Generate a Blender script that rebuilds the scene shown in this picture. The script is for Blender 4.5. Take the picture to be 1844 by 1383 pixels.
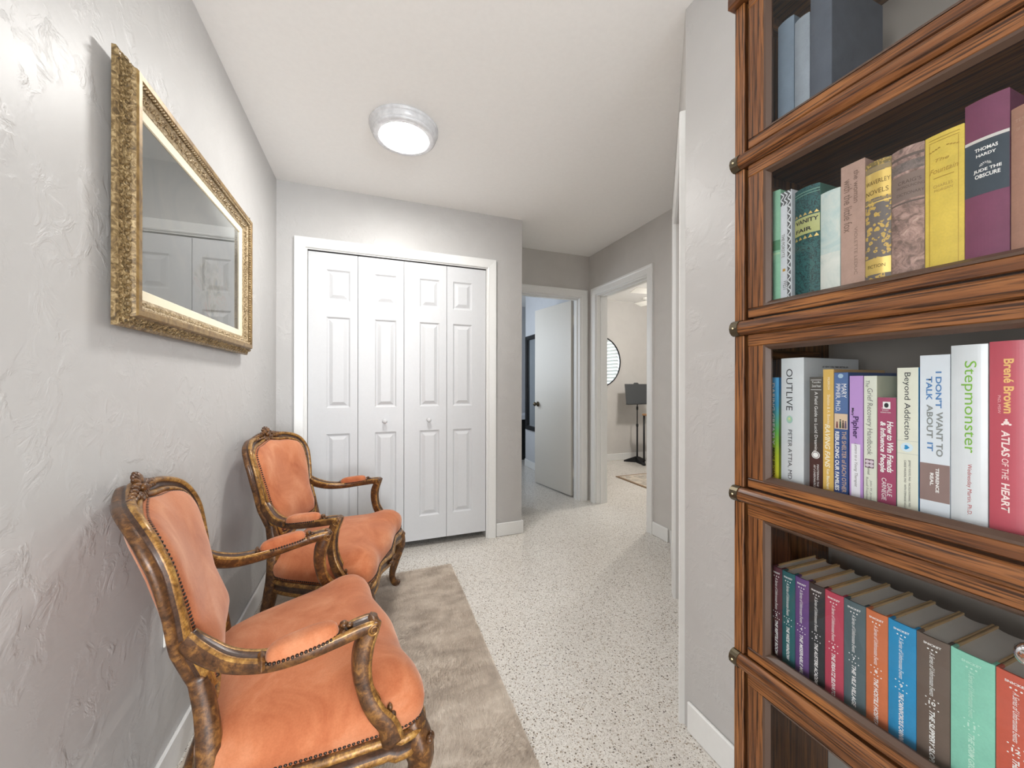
import bpy, bmesh, math, random
import numpy as np
from mathutils import Vector, Matrix

for o in list(bpy.data.objects):
    bpy.data.objects.remove(o, do_unlink=True)
random.seed(7)
rng = np.random.default_rng(11)
SC = bpy.context.scene
COL = SC.collection
PI = math.pi

# ------------------------------------------------------------------ camera
cam_d = bpy.data.cameras.new('camera')
cam = bpy.data.objects.new('camera', cam_d)
COL.objects.link(cam)
cam_d.sensor_fit = 'HORIZONTAL'
cam_d.sensor_width = 36.0
cam_d.lens = 673.72 / 1844.0 * 36.0
cam_d.clip_start = 0.02
cam_d.clip_end = 100
_yaw, _roll = 0.3574, 0.0016
_f = Vector((math.sin(_yaw), math.cos(_yaw), 0.0002)).normalized()
_r = Vector((math.cos(_yaw), -math.sin(_yaw), 0))
_u = _r.cross(_f)
_r2 = _r * math.cos(_roll) + _u * math.sin(_roll)
_u2 = -_r * math.sin(_roll) + _u * math.cos(_roll)
cam.matrix_world = Matrix(((_r2.x, _u2.x, -_f.x, 0), (_r2.y, _u2.y, -_f.y, 0), (_r2.z, _u2.z, -_f.z, 1.161), (0, 0, 0, 1)))
SC.camera = cam

# ------------------------------------------------------------------ world, daylight, exposure
W = bpy.data.worlds.new('world')
SC.world = W
W.use_nodes = True
bg = W.node_tree.nodes['Background']
bg.inputs[0].default_value = (0.85, 0.93, 1.0, 1)
bg.inputs[1].default_value = 1.6
SC.view_settings.view_transform = 'Standard'
SC.view_settings.look = 'None'
SC.view_settings.gamma = 1.0
SC.view_settings.use_curve_mapping = False
SC.view_settings.exposure = 0.62
SC.cycles.max_bounces = 7
SC.cycles.diffuse_bounces = 5
SC.cycles.glossy_bounces = 3
SC.cycles.transparent_max_bounces = 10
SC.cycles.adaptive_threshold = 0.03


def area(name, loc, target, sx, sy, power, color=(1, 1, 1)):
    d = bpy.data.lights.new(name, 'AREA')
    d.shape = 'RECTANGLE'
    d.size, d.size_y = sx, sy
    d.energy = power
    d.color = color
    o = bpy.data.objects.new(name, d)
    COL.objects.link(o)
    o.location = loc
    o.rotation_euler = (Vector(target) - Vector(loc)).to_track_quat('-Z', 'Z').to_euler()
    return o


# added fill lights behind the camera, then daylight of the two far rooms
area('rear_fill_light', (1.35, -3.75, 1.35), (1.35, -2.4, 0.0), 2.6, 1.9, 205, (0.93, 0.965, 1.0))  # added fill, tilted at the floor so its bounce brightens the ceiling
area('side_fill_light', (-3.42, -1.3, 1.3), (0.0, -1.0, 1.0), 2.0, 1.7, 70, (0.97, 0.985, 1.0))  # added fill from the left for the bookcase front and right-hand walls
area('daylight_bath_window', (0.42, 4.6, 1.6), (2.0, 4.4, 1.2), 1.0, 1.1, 10, (0.80, 0.89, 1.0))
area('daylight_music_window', (5.12, 2.25, 1.6), (3.0, 3.0, 1.2), 1.3, 1.2, 4.5, (0.92, 0.97, 1.0))


# ------------------------------------------------------------------ material helpers
class NT:
    def __init__(self, name):
        self.m = bpy.data.materials.new(name)
        self.m.use_nodes = True
        self.t = self.m.node_tree
        self.b = self.t.nodes['Principled BSDF']
        self.out = self.t.nodes['Material Output']

    def n(self, typ, **kw):
        nd = self.t.nodes.new(typ)
        for k, v in kw.items():
            if k.startswith('_'):
                setattr(nd, k[1:], v)
            else:
                key = int(k[1:]) if k[0] == 'i' and k[1:].isdigit() else k.replace('__', ' ')
                self.set(nd.inputs[key], v)
        return nd

    def set(self, sock, v):
        if isinstance(v, bpy.types.NodeSocket):
            self.t.links.new(v, sock)
        else:
            if isinstance(v, tuple) and len(v) == 3 and sock.type == 'RGBA':
                v = v + (1,)
            sock.default_value = v

    def coords(self, scale=(1, 1, 1), rot=(0, 0, 0), loc=(0, 0, 0), src='Object'):
        tc = self.n('ShaderNodeTexCoord')
        mp = self.n('ShaderNodeMapping', Vector=tc.outputs[src], Scale=scale, Rotation=rot, Location=loc)
        return mp.outputs[0]

    def noise(self, vec, scale=5.0, detail=4.0, rough=0.55, dist=0.0):
        return self.n('ShaderNodeTexNoise', Vector=vec, Scale=scale, Detail=detail, Roughness=rough, Distortion=dist)

    def ramp(self, fac, stops, interp='LINEAR'):
        r = self.n('ShaderNodeValToRGB', Fac=fac)
        cr = r.color_ramp
        cr.interpolation = interp
        while len(cr.elements) > len(stops):
            cr.elements.remove(cr.elements[-1])
        while len(cr.elements) < len(stops):
            cr.elements.new(0.5)
        for e, (p, c) in zip(cr.elements, stops):
            e.position = p
            e.color = c if len(c) == 4 else tuple(c) + (1,)
        return r.outputs[0]

    def mix(self, fac, a, b, mode='MIX'):
        m = self.n('ShaderNodeMix', _data_type='RGBA', _blend_type=mode)
        self.set(m.inputs[0], fac)
        self.set(m.inputs[6], a)
        self.set(m.inputs[7], b)
        return m.outputs[2]

    def math(self, op, a, b=0.0, c=None):
        m = self.n('ShaderNodeMath', _operation=op)
        self.set(m.inputs[0], a)
        self.set(m.inputs[1], b)
        if c is not None:
            self.set(m.inputs[2], c)
        return m.outputs[0]

    def bump(self, h, strength=0.3, dist=0.01):
        b = self.n('ShaderNodeBump', Height=h, Strength=strength, Distance=dist)
        self.set(self.b.inputs['Normal'], b.outputs[0])

    def base(self, c):
        self.set(self.b.inputs['Base Color'], c)

    def p(self, **kw):
        for k, v in kw.items():
            self.set(self.b.inputs[k.replace('__', ' ')], v)
        return self


def s2l(c):
    return tuple(((x / 255) / 12.92 if x / 255 <= 0.04045 else ((x / 255 + 0.055) / 1.055) ** 2.4) for x in c)


_plain = {}


def plain(rgb, rough=0.6, metal=0.0, spec=0.5, name=None):
    """rgb in 0..255 sRGB; slight procedural mottling so that no surface is perfectly flat"""
    key = (rgb, rough, metal, spec)
    if key in _plain:
        return _plain[key]
    t = NT(name or 'plain_%d_%d_%d' % rgb)
    c = s2l(rgb)
    nz = t.noise(t.coords(), 60, 3)
    t.base(t.ramp(nz.outputs[0], [(0.3, tuple(x * 0.985 for x in c)), (0.7, tuple(min(1, x * 1.01) for x in c))]))
    t.p(Roughness=rough, Metallic=metal, Specular__IOR__Level=spec)
    _plain[key] = t.m
    return t.m


def paint_wall(name, rgb, bump=0.25, rough=0.42, scale=1.0):
    t = NT(name)
    c = s2l(rgb)
    v = t.coords()
    n1 = t.noise(v, 16 * scale, 5, 0.6, 0.6)
    n2 = t.noise(v, 5 * scale, 3, 0.5, 1.2)
    n3 = t.noise(v, 90 * scale, 2, 0.5)
    t.base(t.ramp(n2.outputs[0], [(0.3, tuple(x * 0.97 for x in c)), (0.7, tuple(min(1, x * 1.02) for x in c))]))
    plate = t.ramp(n1.outputs[0], [(0.46, (0, 0, 0)), (0.58, (1, 1, 1))])
    patch = t.ramp(n2.outputs[0], [(0.42, (0, 0, 0)), (0.6, (1, 1, 1))])
    h = t.math('MULTIPLY', plate, patch)
    h = t.math('MULTIPLY_ADD', n3.outputs[0], 0.10, h)
    t.bump(h, bump, 0.004)
    t.p(Roughness=rough, Specular__IOR__Level=0.36)
    return t.m


def make_oak(name, grain):
    """quarter-sawn stained oak; grain = axis index of the fibre direction"""
    t = NT(name)
    sc = [330.0, 330.0, 330.0]
    sc[grain] = 9.0
    v = t.coords(tuple(sc))
    sc2 = [16.0, 16.0, 16.0]
    sc2[grain] = 1.3
    v2 = t.coords(tuple(sc2))
    fine = t.noise(v, 1.0, 3, 0.6, 0.4)
    wide = t.noise(v2, 1.4, 4, 0.6, 0.8)
    wv = t.coords(tuple(9.0 if i != grain else 1.0 for i in range(3)))
    wave = t.n('ShaderNodeTexWave', Vector=wv, Scale=1.6, Distortion=7.0, Detail=3.0, Detail__Scale=1.2)
    base = t.ramp(wide.outputs[0], [(0.25, s2l((78, 45, 25))), (0.5, s2l((126, 79, 43))), (0.78, s2l((168, 112, 60)))])
    pores = t.ramp(fine.outputs[0], [(0.37, s2l((52, 30, 20))), (0.54, (1, 1, 1)), (1, (1, 1, 1))])
    c = t.mix(0.85, base, pores, 'MULTIPLY')
    fig = t.ramp(wave.outputs[0], [(0.0, s2l((110, 58, 30))), (0.35, (1, 1, 1)), (1, (1, 1, 1))])
    c = t.mix(0.5, c, fig, 'MULTIPLY')
    t.base(c)
    t.bump(fine.outputs[0], 0.25, 0.001)
    t.p(Roughness=0.36, Specular__IOR__Level=0.5)
    return t.m


def pane_glass(name, tint=(1, 1, 1), rough=0.0, amount=0.9):
    t = NT(name)
    t.t.nodes.remove(t.b)
    tr = t.n('ShaderNodeBsdfTransparent', Color=tint)
    gl = t.n('ShaderNodeBsdfGlossy', Roughness=rough)
    fr = t.n('ShaderNodeFresnel', IOR=1.5)
    f = t.math('MULTIPLY', fr.outputs[0], amount)
    mx = t.n('ShaderNodeMixShader', Fac=f, i1=tr.outputs[0], i2=gl.outputs[0])
    t.t.links.new(mx.outputs[0], t.out.inputs[0])
    return t.m


def emitter(name, rgb, strength):
    t = NT(name)
    t.t.nodes.remove(t.b)
    e = t.n('ShaderNodeEmission', Color=rgb, Strength=strength)
    t.t.links.new(e.outputs[0], t.out.inputs[0])
    return t.m


# ------------------------------------------------------------------ materials
M = {}
M['wall'] = paint_wall('wall_paint', (188, 186, 184), 0.32, 0.43)
M['wall_smooth'] = paint_wall('wall_paint_smooth', (199, 196, 192), 0.06, 0.55)
M['wall_bath'] = paint_wall('wall_paint_bath', (196, 198, 202), 0.06, 0.55)
M['ceiling'] = plain((249, 248, 246), 0.8, 0, 0.3, 'ceiling_paint')
M['trim'] = plain((230, 230, 228), 0.32, 0, 0.5, 'white_trim')
M['door'] = plain((208, 209, 211), 0.38, 0, 0.5, 'white_door')
M['door_flat'] = plain((214, 209, 200), 0.42, 0, 0.5, 'offwhite_door')
M['oak_h'] = make_oak('oak_along', 1)
M['oak_v'] = make_oak('oak_upright', 2)
M['oak_d'] = make_oak('oak_deep', 0)
M['bead_wood'] = plain((74, 54, 42), 0.4, 0, 0.5, 'grey_brown_bead')
M['case_dark'] = plain((150, 142, 134), 0.7, 0, 0.3, 'case_interior')
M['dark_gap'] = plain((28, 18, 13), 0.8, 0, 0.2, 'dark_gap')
M['old_brass'] = plain((98, 90, 74), 0.4, 0.9, 0.5, 'old_brass')
M['brass_pin'] = plain((220, 205, 165), 0.25, 1.0, 0.5, 'bright_pin')
M['chrome'] = plain((225, 225, 228), 0.06, 1.0, 0.5, 'chrome')
M['black_metal'] = plain((34, 34, 36), 0.45, 0.4, 0.5, 'black_metal')
M['stand_grey'] = plain((66, 68, 70), 0.5, 0.2, 0.5, 'stand_desk')
M['glass'] = pane_glass('cabinet_glass', (0.96, 0.97, 0.97), 0.0, 0.75)
M['white_plastic'] = plain((238, 236, 230), 0.35, 0, 0.5, 'white_plastic')
M['dark_slot'] = plain((30, 28, 26), 0.6, 0, 0.3, 'slot')
M['mirror'] = plain((215, 222, 226), 0.02, 1.0, 0.5, 'mirror_silver')


def mat_terrazzo():
    t = NT('terrazzo')
    v = t.coords()
    big = t.noise(v, 1.7, 3)
    vor = t.n('ShaderNodeTexVoronoi', Vector=v, Scale=210.0, Randomness=1.0)
    sep = t.n('ShaderNodeSeparateColor', Color=vor.outputs['Color'])
    vor2 = t.n('ShaderNodeTexVoronoi', Vector=v, Scale=135.0, Randomness=1.0)
    sep2 = t.n('ShaderNodeSeparateColor', Color=vor2.outputs['Color'])
    vor3 = t.n('ShaderNodeTexVoronoi', Vector=v, Scale=340.0, Randomness=1.0)
    sep3 = t.n('ShaderNodeSeparateColor', Color=vor3.outputs['Color'])
    base = t.ramp(sep.outputs[0], [(0.0, s2l((211, 206, 199))), (0.35, s2l((219, 215, 208))), (0.7, s2l((226, 222, 216))), (0.92, s2l((194, 186, 175)))], 'CONSTANT')
    m2 = t.math('MULTIPLY', t.math('LESS_THAN', vor2.outputs['Distance'], 0.42), t.math('LESS_THAN', sep2.outputs[1], 0.20))
    chip = t.ramp(sep2.outputs[0], [(0.0, s2l((124, 114, 104))), (0.3, s2l((152, 138, 121))), (0.6, s2l((170, 157, 142))), (0.88, s2l((98, 92, 88)))], 'CONSTANT')
    m3 = t.math('MULTIPLY', t.math('LESS_THAN', vor3.outputs['Distance'], 0.45), t.math('LESS_THAN', sep3.outputs[1], 0.15))
    chip3 = t.ramp(sep3.outputs[0], [(0.0, s2l((80, 74, 68))), (0.5, s2l((134, 120, 102)))], 'CONSTANT')
    c = t.mix(m2, base, chip)
    c = t.mix(m3, c, chip3)
    c = t.mix(0.5, c, t.ramp(big.outputs[0], [(0.3, (0.86, 0.84, 0.82)), (0.65, (1, 1, 1))]), 'MULTIPLY')
    t.base(c)
    t.p(Roughness=0.16, Specular__IOR__Level=0.45)
    return t.m


def mat_velvet():
    t = NT('peach_velvet')
    v = t.coords()
    n1 = t.noise(v, 7, 4, 0.6, 0.8)
    n2 = t.noise(v, 260, 2, 0.6)
    c = t.ramp(n1.outputs[0], [(0.25, s2l((164, 90, 56))), (0.5, s2l((187, 115, 78))), (0.75, s2l((205, 141, 105)))])
    c = t.mix(0.35, c, t.ramp(n2.outputs[0], [(0.3, (0.7, 0.66, 0.62)), (0.65, (1, 1, 1))]), 'MULTIPLY')
    t.base(c)
    t.bump(n2.outputs[0], 0.15, 0.001)
    t.p(Roughness=0.85, Sheen__Weight=0.35, Sheen__Roughness=0.4, Sheen__Tint=(1.0, 0.8, 0.68), Specular__IOR__Level=0.2)
    return t.m


def mat_gilt(name, dark, mid, light, metal=0.25):
    t = NT(name)
    v = t.coords()
    n1 = t.noise(v, 40, 5, 0.7, 0.6)
    n2 = t.noise(v, 160, 3, 0.6)
    c = t.ramp(n1.outputs[0], [(0.30, s2l(dark)), (0.5, s2l(mid)), (0.68, s2l(light))])
    c = t.mix(0.55, c, t.ramp(n2.outputs[0], [(0.36, (0.25, 0.18, 0.12)), (0.52, (1, 1, 1))]), 'MULTIPLY')
    t.base(c)
    t.bump(n2.outputs[0], 0.2, 0.001)
    t.p(Roughness=0.33, Metallic=metal, Specular__IOR__Level=0.5)
    return t.m


M['terrazzo'] = mat_terrazzo()
M['velvet'] = mat_velvet()
M['gilt'] = mat_gilt('gilt_wood', (74, 48, 24), (148, 104, 48), (200, 158, 86), 0.2)
M['chair_wood'] = mat_gilt('brown_gilt_wood', (48, 30, 18), (94, 61, 34), (144, 100, 50), 0.08)
M['chair_dark'] = mat_gilt('dark_groove_wood', (44, 28, 20), (70, 46, 32), (92, 64, 46), 0.05)
M['nail'] = plain((64, 54, 48), 0.4, 0.7, 0.5, 'dark_nail')


# ------------------------------------------------------------------ object helpers
def link(name, me, parent=None, mats=None, smooth=False):
    o = bpy.data.objects.new(name, me)
    COL.objects.link(o)
    if mats is not None:
        for m in (mats if isinstance(mats, (list, tuple)) else [mats]):
            me.materials.append(m)
    if parent is not None:
        o.parent = parent
    if smooth and len(me.polygons):
        me.polygons.foreach_set('use_smooth', [True] * len(me.polygons))
    return o


def pyd(name, verts, faces, mats=None, parent=None, smooth=False, mi=None):
    me = bpy.data.meshes.new(name)
    me.from_pydata([tuple(map(float, v)) for v in verts], [], faces)
    if mi is not None:
        me.polygons.foreach_set('material_index', mi)
    me.update()
    return link(name, me, parent, mats, smooth)


def from_bm(name, bm, mats, parent=None, smooth=False, recalc=True):
    if recalc:
        bmesh.ops.recalc_face_normals(bm, faces=bm.faces)
    me = bpy.data.meshes.new(name)
    bm.to_mesh(me)
    bm.free()
    return link(name, me, parent, mats, smooth)


def empty(name, loc=(0, 0, 0), rz=0.0):
    o = bpy.data.objects.new(name, None)
    o.empty_display_size = 0.05
    COL.objects.link(o)
    o.location = loc
    o.rotation_euler = (0, 0, rz)
    return o


def tag(o, label=None, cat=None, group=None, kind=None):
    if label:
        o['label'] = label
    if cat:
        o['category'] = cat
    if group:
        o['group'] = group
    if kind:
        o['kind'] = kind
    return o


def struct(o, label=None):
    return tag(o, label, None, None, 'structure')


def add_box(bm, lo, hi, bevel=0.0, mi=0, seg=1):
    lo, hi = Vector(lo), Vector(hi)
    r = bmesh.ops.create_cube(bm, size=1.0)
    vs = r['verts']
    for v in vs:
        v.co = Vector(((lo[i] + hi[i]) / 2 + v.co[i] * (hi[i] - lo[i]) for i in range(3)))
    fs = {f for v in vs for f in v.link_faces}
    for f in fs:
        f.material_index = mi
    if bevel > 0:
        es = list({e for v in vs for e in v.link_edges})
        bmesh.ops.bevel(bm, geom=es, offset=bevel, segments=seg, affect='EDGES', profile=0.5)
    return bm


def box(name, lo, hi, mat, parent=None, bevel=0.0, seg=1):
    bm = bmesh.new()
    add_box(bm, lo, hi, bevel, 0, seg)
    return from_bm(name, bm, mat, parent)


def boxes(name, lst, mat, parent=None, bevel=0.0):
    bm = bmesh.new()
    for lo, hi in lst:
        add_box(bm, lo, hi, bevel)
    return from_bm(name, bm, mat, parent)


def lathe(name, prof, mat, parent=None, segs=40, smooth=True, loc=(0, 0, 0), axis='Z', mi=None):
    """prof: (radius, height) list"""
    vs, fs, ms = [], [], []
    n = len(prof)
    for k in range(segs):
        a = 2 * PI * k / segs
        for r, h in prof:
            x, y, z = r * math.cos(a), r * math.sin(a), h
            if axis == 'X':
                x, y, z = h, r * math.cos(a), r * math.sin(a)
            elif axis == 'Y':
                x, y, z = r * math.sin(a), h, r * math.cos(a)
            vs.append((x + loc[0], y + loc[1], z + loc[2]))
    for k in range(segs):
        k2 = (k + 1) % segs
        for j in range(n - 1):
            fs.append((k * n + j, k2 * n + j, k2 * n + j + 1, k * n + j + 1))
            ms.append(mi[j] if mi else 0)
    o = pyd(name, vs, fs, mat, parent, smooth, ms)
    return o


def catmull(pts, n, closed=False):
    pts = np.array(pts, float)
    m = len(pts)
    out = []
    segs = m if closed else m - 1
    for i in range(segs):
        if closed:
            p0, p1, p2, p3 = pts[(i - 1) % m], pts[i], pts[(i + 1) % m], pts[(i + 2) % m]
        else:
            p0, p1, p2, p3 = pts[max(i - 1, 0)], pts[i], pts[i + 1], pts[min(i + 2, m - 1)]
        for k in range(n):
            t = k / n
            out.append(0.5 * ((2 * p1) + (-p0 + p2) * t + (2 * p0 - 5 * p1 + 4 * p2 - p3) * t * t + (-p0 + 3 * p1 - 3 * p2 + p3) * t ** 3))
    if not closed:
        out.append(pts[-1])
    return np.array(out)


def sweep(path, prof, ups, closed=False, cap=True, scale=None, mi=None):
    """sweep profile (n, b) along path; ups = per-point reference vector giving the n axis.  returns verts, faces, mats"""
    path = np.array(path, float)
    m, k = len(path), len(prof)
    vs, fs, ms = [], [], []
    for i in range(m):
        if closed:
            t = path[(i + 1) % m] - path[(i - 1) % m]
        else:
            t = path[min(i + 1, m - 1)] - path[max(i - 1, 0)]
        t = t / (np.linalg.norm(t) + 1e-12)
        u = np.array(ups[i], float)
        u = u - t * (u @ t)
        u = u / (np.linalg.norm(u) + 1e-12)
        b = np.cross(t, u)
        s = (1, 1) if scale is None else scale[i]
        if not isinstance(s, (tuple, list, np.ndarray)):
            s = (s, s)
        for (a, c) in prof:
            vs.append(path[i] + u * a * s[0] + b * c * s[1])
    rng_i = m if closed else m - 1
    for i in range(rng_i):
        i2 = (i + 1) % m
        for j in range(k):
            j2 = (j + 1) % k
            fs.append((i * k + j, i2 * k + j, i2 * k + j2, i * k + j2))
            ms.append(mi[j] if mi else 0)
    if cap and not closed:
        fs.append(tuple(range(k - 1, -1, -1)))
        fs.append(tuple((m - 1) * k + j for j in range(k)))
        ms += [0, 0]
    return vs, fs, ms


def sweep_obj(name, path, prof, ups, mats, parent=None, closed=False, scale=None, mi=None, smooth=True):
    vs, fs, ms = sweep(path, prof, ups, closed, True, scale, mi)
    bm = bmesh.new()
    bv = [bm.verts.new(tuple(v)) for v in vs]
    for f, q in zip(fs, ms):
        try:
            fc = bm.faces.new([bv[i] for i in f])
            fc.material_index = q
        except ValueError:
            pass
    return from_bm(name, bm, mats, parent, smooth)


def tube(name, pts, r, mat, parent=None, segs=8, scale=None):
    prof = [(r * math.cos(2 * PI * k / segs), r * math.sin(2 * PI * k / segs)) for k in range(segs)]
    pts = np.array(pts, float)
    d = pts[-1] - pts[0]
    ref = np.array((0, 0, 1.0)) if abs(d[2]) < 0.8 * np.linalg.norm(d) else np.array((1.0, 0, 0))
    return sweep_obj(name, pts, prof, [ref] * len(pts), mat, parent, False, scale)


def miter(name, path, prof, inward_ref, normal, mat, parent=None, closed=False, mi=None):
    """mitred moulding: path corners in a plane with unit normal; prof (a, h): a measured away from inward_ref side, h along normal"""
    path = [Vector(p) for p in path]
    nrm = Vector(normal).normalized()
    m, k = len(path), len(prof)
    ref = Vector(inward_ref)
    outs = []
    for i in range(m):
        dirs = []
        if closed or i > 0:
            dirs.append((path[i] - path[i - 1]).normalized())
        if closed or i < m - 1:
            dirs.append((path[(i + 1) % m] - path[i]).normalized())
        perps = []
        for d in dirs:
            q = d.cross(nrm)
            perps.append(q)
        s = sum(perps, Vector()).normalized()
        s = s / max(1e-6, s.dot(perps[0]))
        outs.append(s)
    mid = (path[0] + path[1]) / 2
    sgn = 1 if (mid - ref).dot(outs[0]) > 0 else -1
    # use a segment perpendicular for sign
    d = (path[1] - path[0]).normalized().cross(nrm)
    sgn = 1 if (mid - ref).dot(d) > 0 else -1
    bm = bmesh.new()
    vs = []
    for i in range(m):
        for a, h in prof:
            vs.append(bm.verts.new(path[i] + outs[i] * a * sgn + nrm * h))
    for i in range(m if closed else m - 1):
        i2 = (i + 1) % m
        for j in range(k):
            j2 = (j + 1) % k
            f = bm.faces.new((vs[i * k + j], vs[i2 * k + j], vs[i2 * k + j2], vs[i * k + j2]))
            f.material_index = mi[j] if mi else 0
    if not closed:
        bm.faces.new([vs[j] for j in range(k)])
        bm.faces.new([vs[(m - 1) * k + j] for j in range(k)])
    return from_bm(name, bm, mat, parent)


def blob(bm, c, r, rot=None, sub=1):
    q = bmesh.ops.create_icosphere(bm, subdivisions=sub, radius=1.0)
    mt = Matrix.Translation(Vector(c)) @ (rot or Matrix.Identity(4)) @ Matrix.Diagonal((r[0], r[1], r[2], 1))
    bmesh.ops.transform(bm, matrix=mt, verts=q['verts'])


def wall_with_openings(name, axis, pos, thick, u0, u1, z0, z1, openings, mat):
    """axis 'X' -> plane X=pos (u = Y); axis 'Y' -> plane Y=pos (u = X).  thick extends in + (or - if negative) direction"""
    bm = bmesh.new()
    a, b = sorted((pos, pos + thick))

    def put(ua, ub, za, zb):
        if ub - ua < 1e-5 or zb - za < 1e-5:
            return
        if axis == 'X':
            add_box(bm, (a, ua, za), (b, ub, zb))
        else:
            add_box(bm, (ua, a, za), (ub, b, zb))
    cur = u0
    for (oa, ob, oz0, oz1) in sorted(openings):
        put(cur, oa, z0, z1)
        put(oa, ob, z0, oz0)
        put(oa, ob, oz1, z1)
        cur = ob
    put(cur, u1, z0, z1)
    return struct(from_bm(name, bm, mat))


# ------------------------------------------------------------------ room shell
H = 2.44
XL = -0.5644            # left wall face
YB = 2.7105             # closet wall face
XC = 1.0932             # outer corner of closet block
YE = 3.2482             # hall end wall face
XR = 2.0396             # right hall wall face
XN = 1.0                # near right wall face (bookcase stands against it)
P1 = Vector((1.0, 0.989, 0))
P2 = Vector((XR, 2.14, 0))

struct(box('floor', (-3.4, -3.8, -0.05), (5.3, 6.0, 0.0), M['terrazzo']))
struct(box('ceiling', (-3.4, -3.8, H), (5.3, 6.0, H + 0.06), M['ceiling']))
wall_with_openings('wall_left', 'X', XL, -0.12, 0.2, 3.4, 0, H, [], M['wall'])
wall_with_openings('wall_closet', 'Y', YB, 0.10, XL - 0.02, XC, 0, H, [(-0.405, 0.818, 0, 2.036)], M['wall'])
wall_with_openings('wall_closet_side', 'X', XC, -0.10, YB + 0.1, YE, 0, H, [], M['wall_smooth'])
wall_with_openings('wall_closet_rear', 'Y', YE, 0.10, XL - 0.02, XC - 0.1, 0, H, [], M['wall_smooth'])
wall_with_openings('wall_hall_end', 'Y', YE, 0.12, XC - 0.1, XR + 0.12, 0, H, [(1.285, 1.945, 0, 2.028)], M['wall_smooth'])
wall_with_openings('wall_hall_right', 'X', XR, 0.12, 2.08, YE, 0, H, [(2.395, 3.125, 0, 2.03)], M['wall_smooth'])
wall_with_openings('wall_right', 'X', XN, 0.12, -0.75, 0.989, 0, H, [], M['wall'])

# diagonal wall with a doorway
dv = (P2 - P1).normalized()
dn = Vector((-dv.y, dv.x, 0))          # faces the hall
LW = (P2 - P1).length


def diag(s, n, z):
    q = P1 + dv * s + dn * n
    return (q.x, q.y, z)


def diag_box(bm, s0, s1, n0, n1, z0, z1, bevel=0.0, mi=0):
    nb = bmesh.new()
    add_box(nb, (s0, n0, z0), (s1, n1, z1), bevel, mi)
    for v in nb.verts:
        v.co = Vector(diag(v.co.x, v.co.y, v.co.z))
    me = bpy.data.meshes.new('tmp')
    nb.to_mesh(me)
    nb.free()
    bm.from_mesh(me)
    bpy.data.meshes.remove(me)


bm = bmesh.new()
diag_box(bm, 0.0, 0.07, -0.10, 0, 0, H)
diag_box(bm, 0.805, LW + 0.02, -0.10, 0, 0, H)
diag_box(bm, 0.07, 0.805, -0.10, 0, 2.03, H)
struct(from_bm('wall_diagonal', bm, M['wall_smooth']))
CAS = [(0, 0), (0, 0.010), (0.006, 0.014), (0.045, 0.016), (0.052, 0.019), (0.066, 0.019), (0.068, 0.016), (0.068, 0)]
o = miter('trim_1', [diag(0.07, 0, 0), diag(0.07, 0, 2.03), diag(0.805, 0, 2.03), diag(0.805, 0, 0)], CAS, diag(0.44, 0, 0.8), dn, M['trim'])
struct(o, 'white door casing on the angled wall')
bm = bmesh.new()
diag_box(bm, 0.075, 0.80, -0.075, -0.04, 0.01, 2.025, 0.002)
d3 = struct(from_bm('door_3', bm, M['door']), 'white closed door in the angled wall')
for (a, b) in ((0.15, 0.40), (0.475, 0.725)):
    for (za, zb) in ((0.25, 0.85), (1.0, 1.55), (1.68, 1.9)):
        bm = bmesh.new()
        diag_box(bm, a, b, -0.042, -0.032, za, zb, 0.006)
        from_bm('raised_panel', bm, M['door'], d3)
bm = bmesh.new()
diag_box(bm, 0.875, LW, 0, 0.012, 0, 0.1, 0.003)
struct(from_bm('baseboard_diagonal', bm, M['trim']))

# living room behind the camera
wall_with_openings('wall_living_front', 'Y', -0.75, 0.12, XN, 3.3, 0, H, [], M['wall_smooth'])
wall_with_openings('wall_living_right', 'X', 3.3, 0.12, -3.7, -0.75, 0, H, [], M['wall_smooth'])
wall_with_openings('wall_living_left', 'X', -3.25, -0.12, -3.7, 0.32, 0, H, [(-2.35, -0.25, 0.4, 2.2)], M['wall_smooth'])
wall_with_openings('wall_living_back', 'Y', 0.2, 0.12, -3.25, XL - 0.12, 0, H, [], M['wall_smooth'])
struct(boxes('added_window_3', [((-3.35, -2.35, 0.4), (-3.29, -2.29, 2.2)), ((-3.35, -0.31, 0.4), (-3.29, -0.25, 2.2)), ((-3.35, -2.29, 2.14), (-3.29, -0.31, 2.2)), ((-3.35, -2.29, 0.4), (-3.29, -0.31, 0.46)), ((-3.35, -1.33, 0.46), (-3.29, -1.27, 2.14))], M['trim']))  # unseen window, added as the opening for the side fill light
wall_with_openings('wall_rear', 'Y', -3.6, -0.12, -3.25, 3.3, 0, H, [(0.0, 2.7, 0.35, 2.25)], M['wall_smooth'])
w1 = struct(boxes('added_window_1', [((0.0, -3.69, 0.35), (0.06, -3.63, 2.25)), ((2.64, -3.69, 0.35), (2.7, -3.63, 2.25)), ((0.06, -3.69, 2.19), (2.64, -3.63, 2.25)),
                               ((0.06, -3.69, 0.35), (2.64, -3.63, 0.41)), ((1.32, -3.69, 0.41), (1.38, -3.63, 2.19))], M['trim']))  # unseen window, added as the opening for the rear fill light
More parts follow.
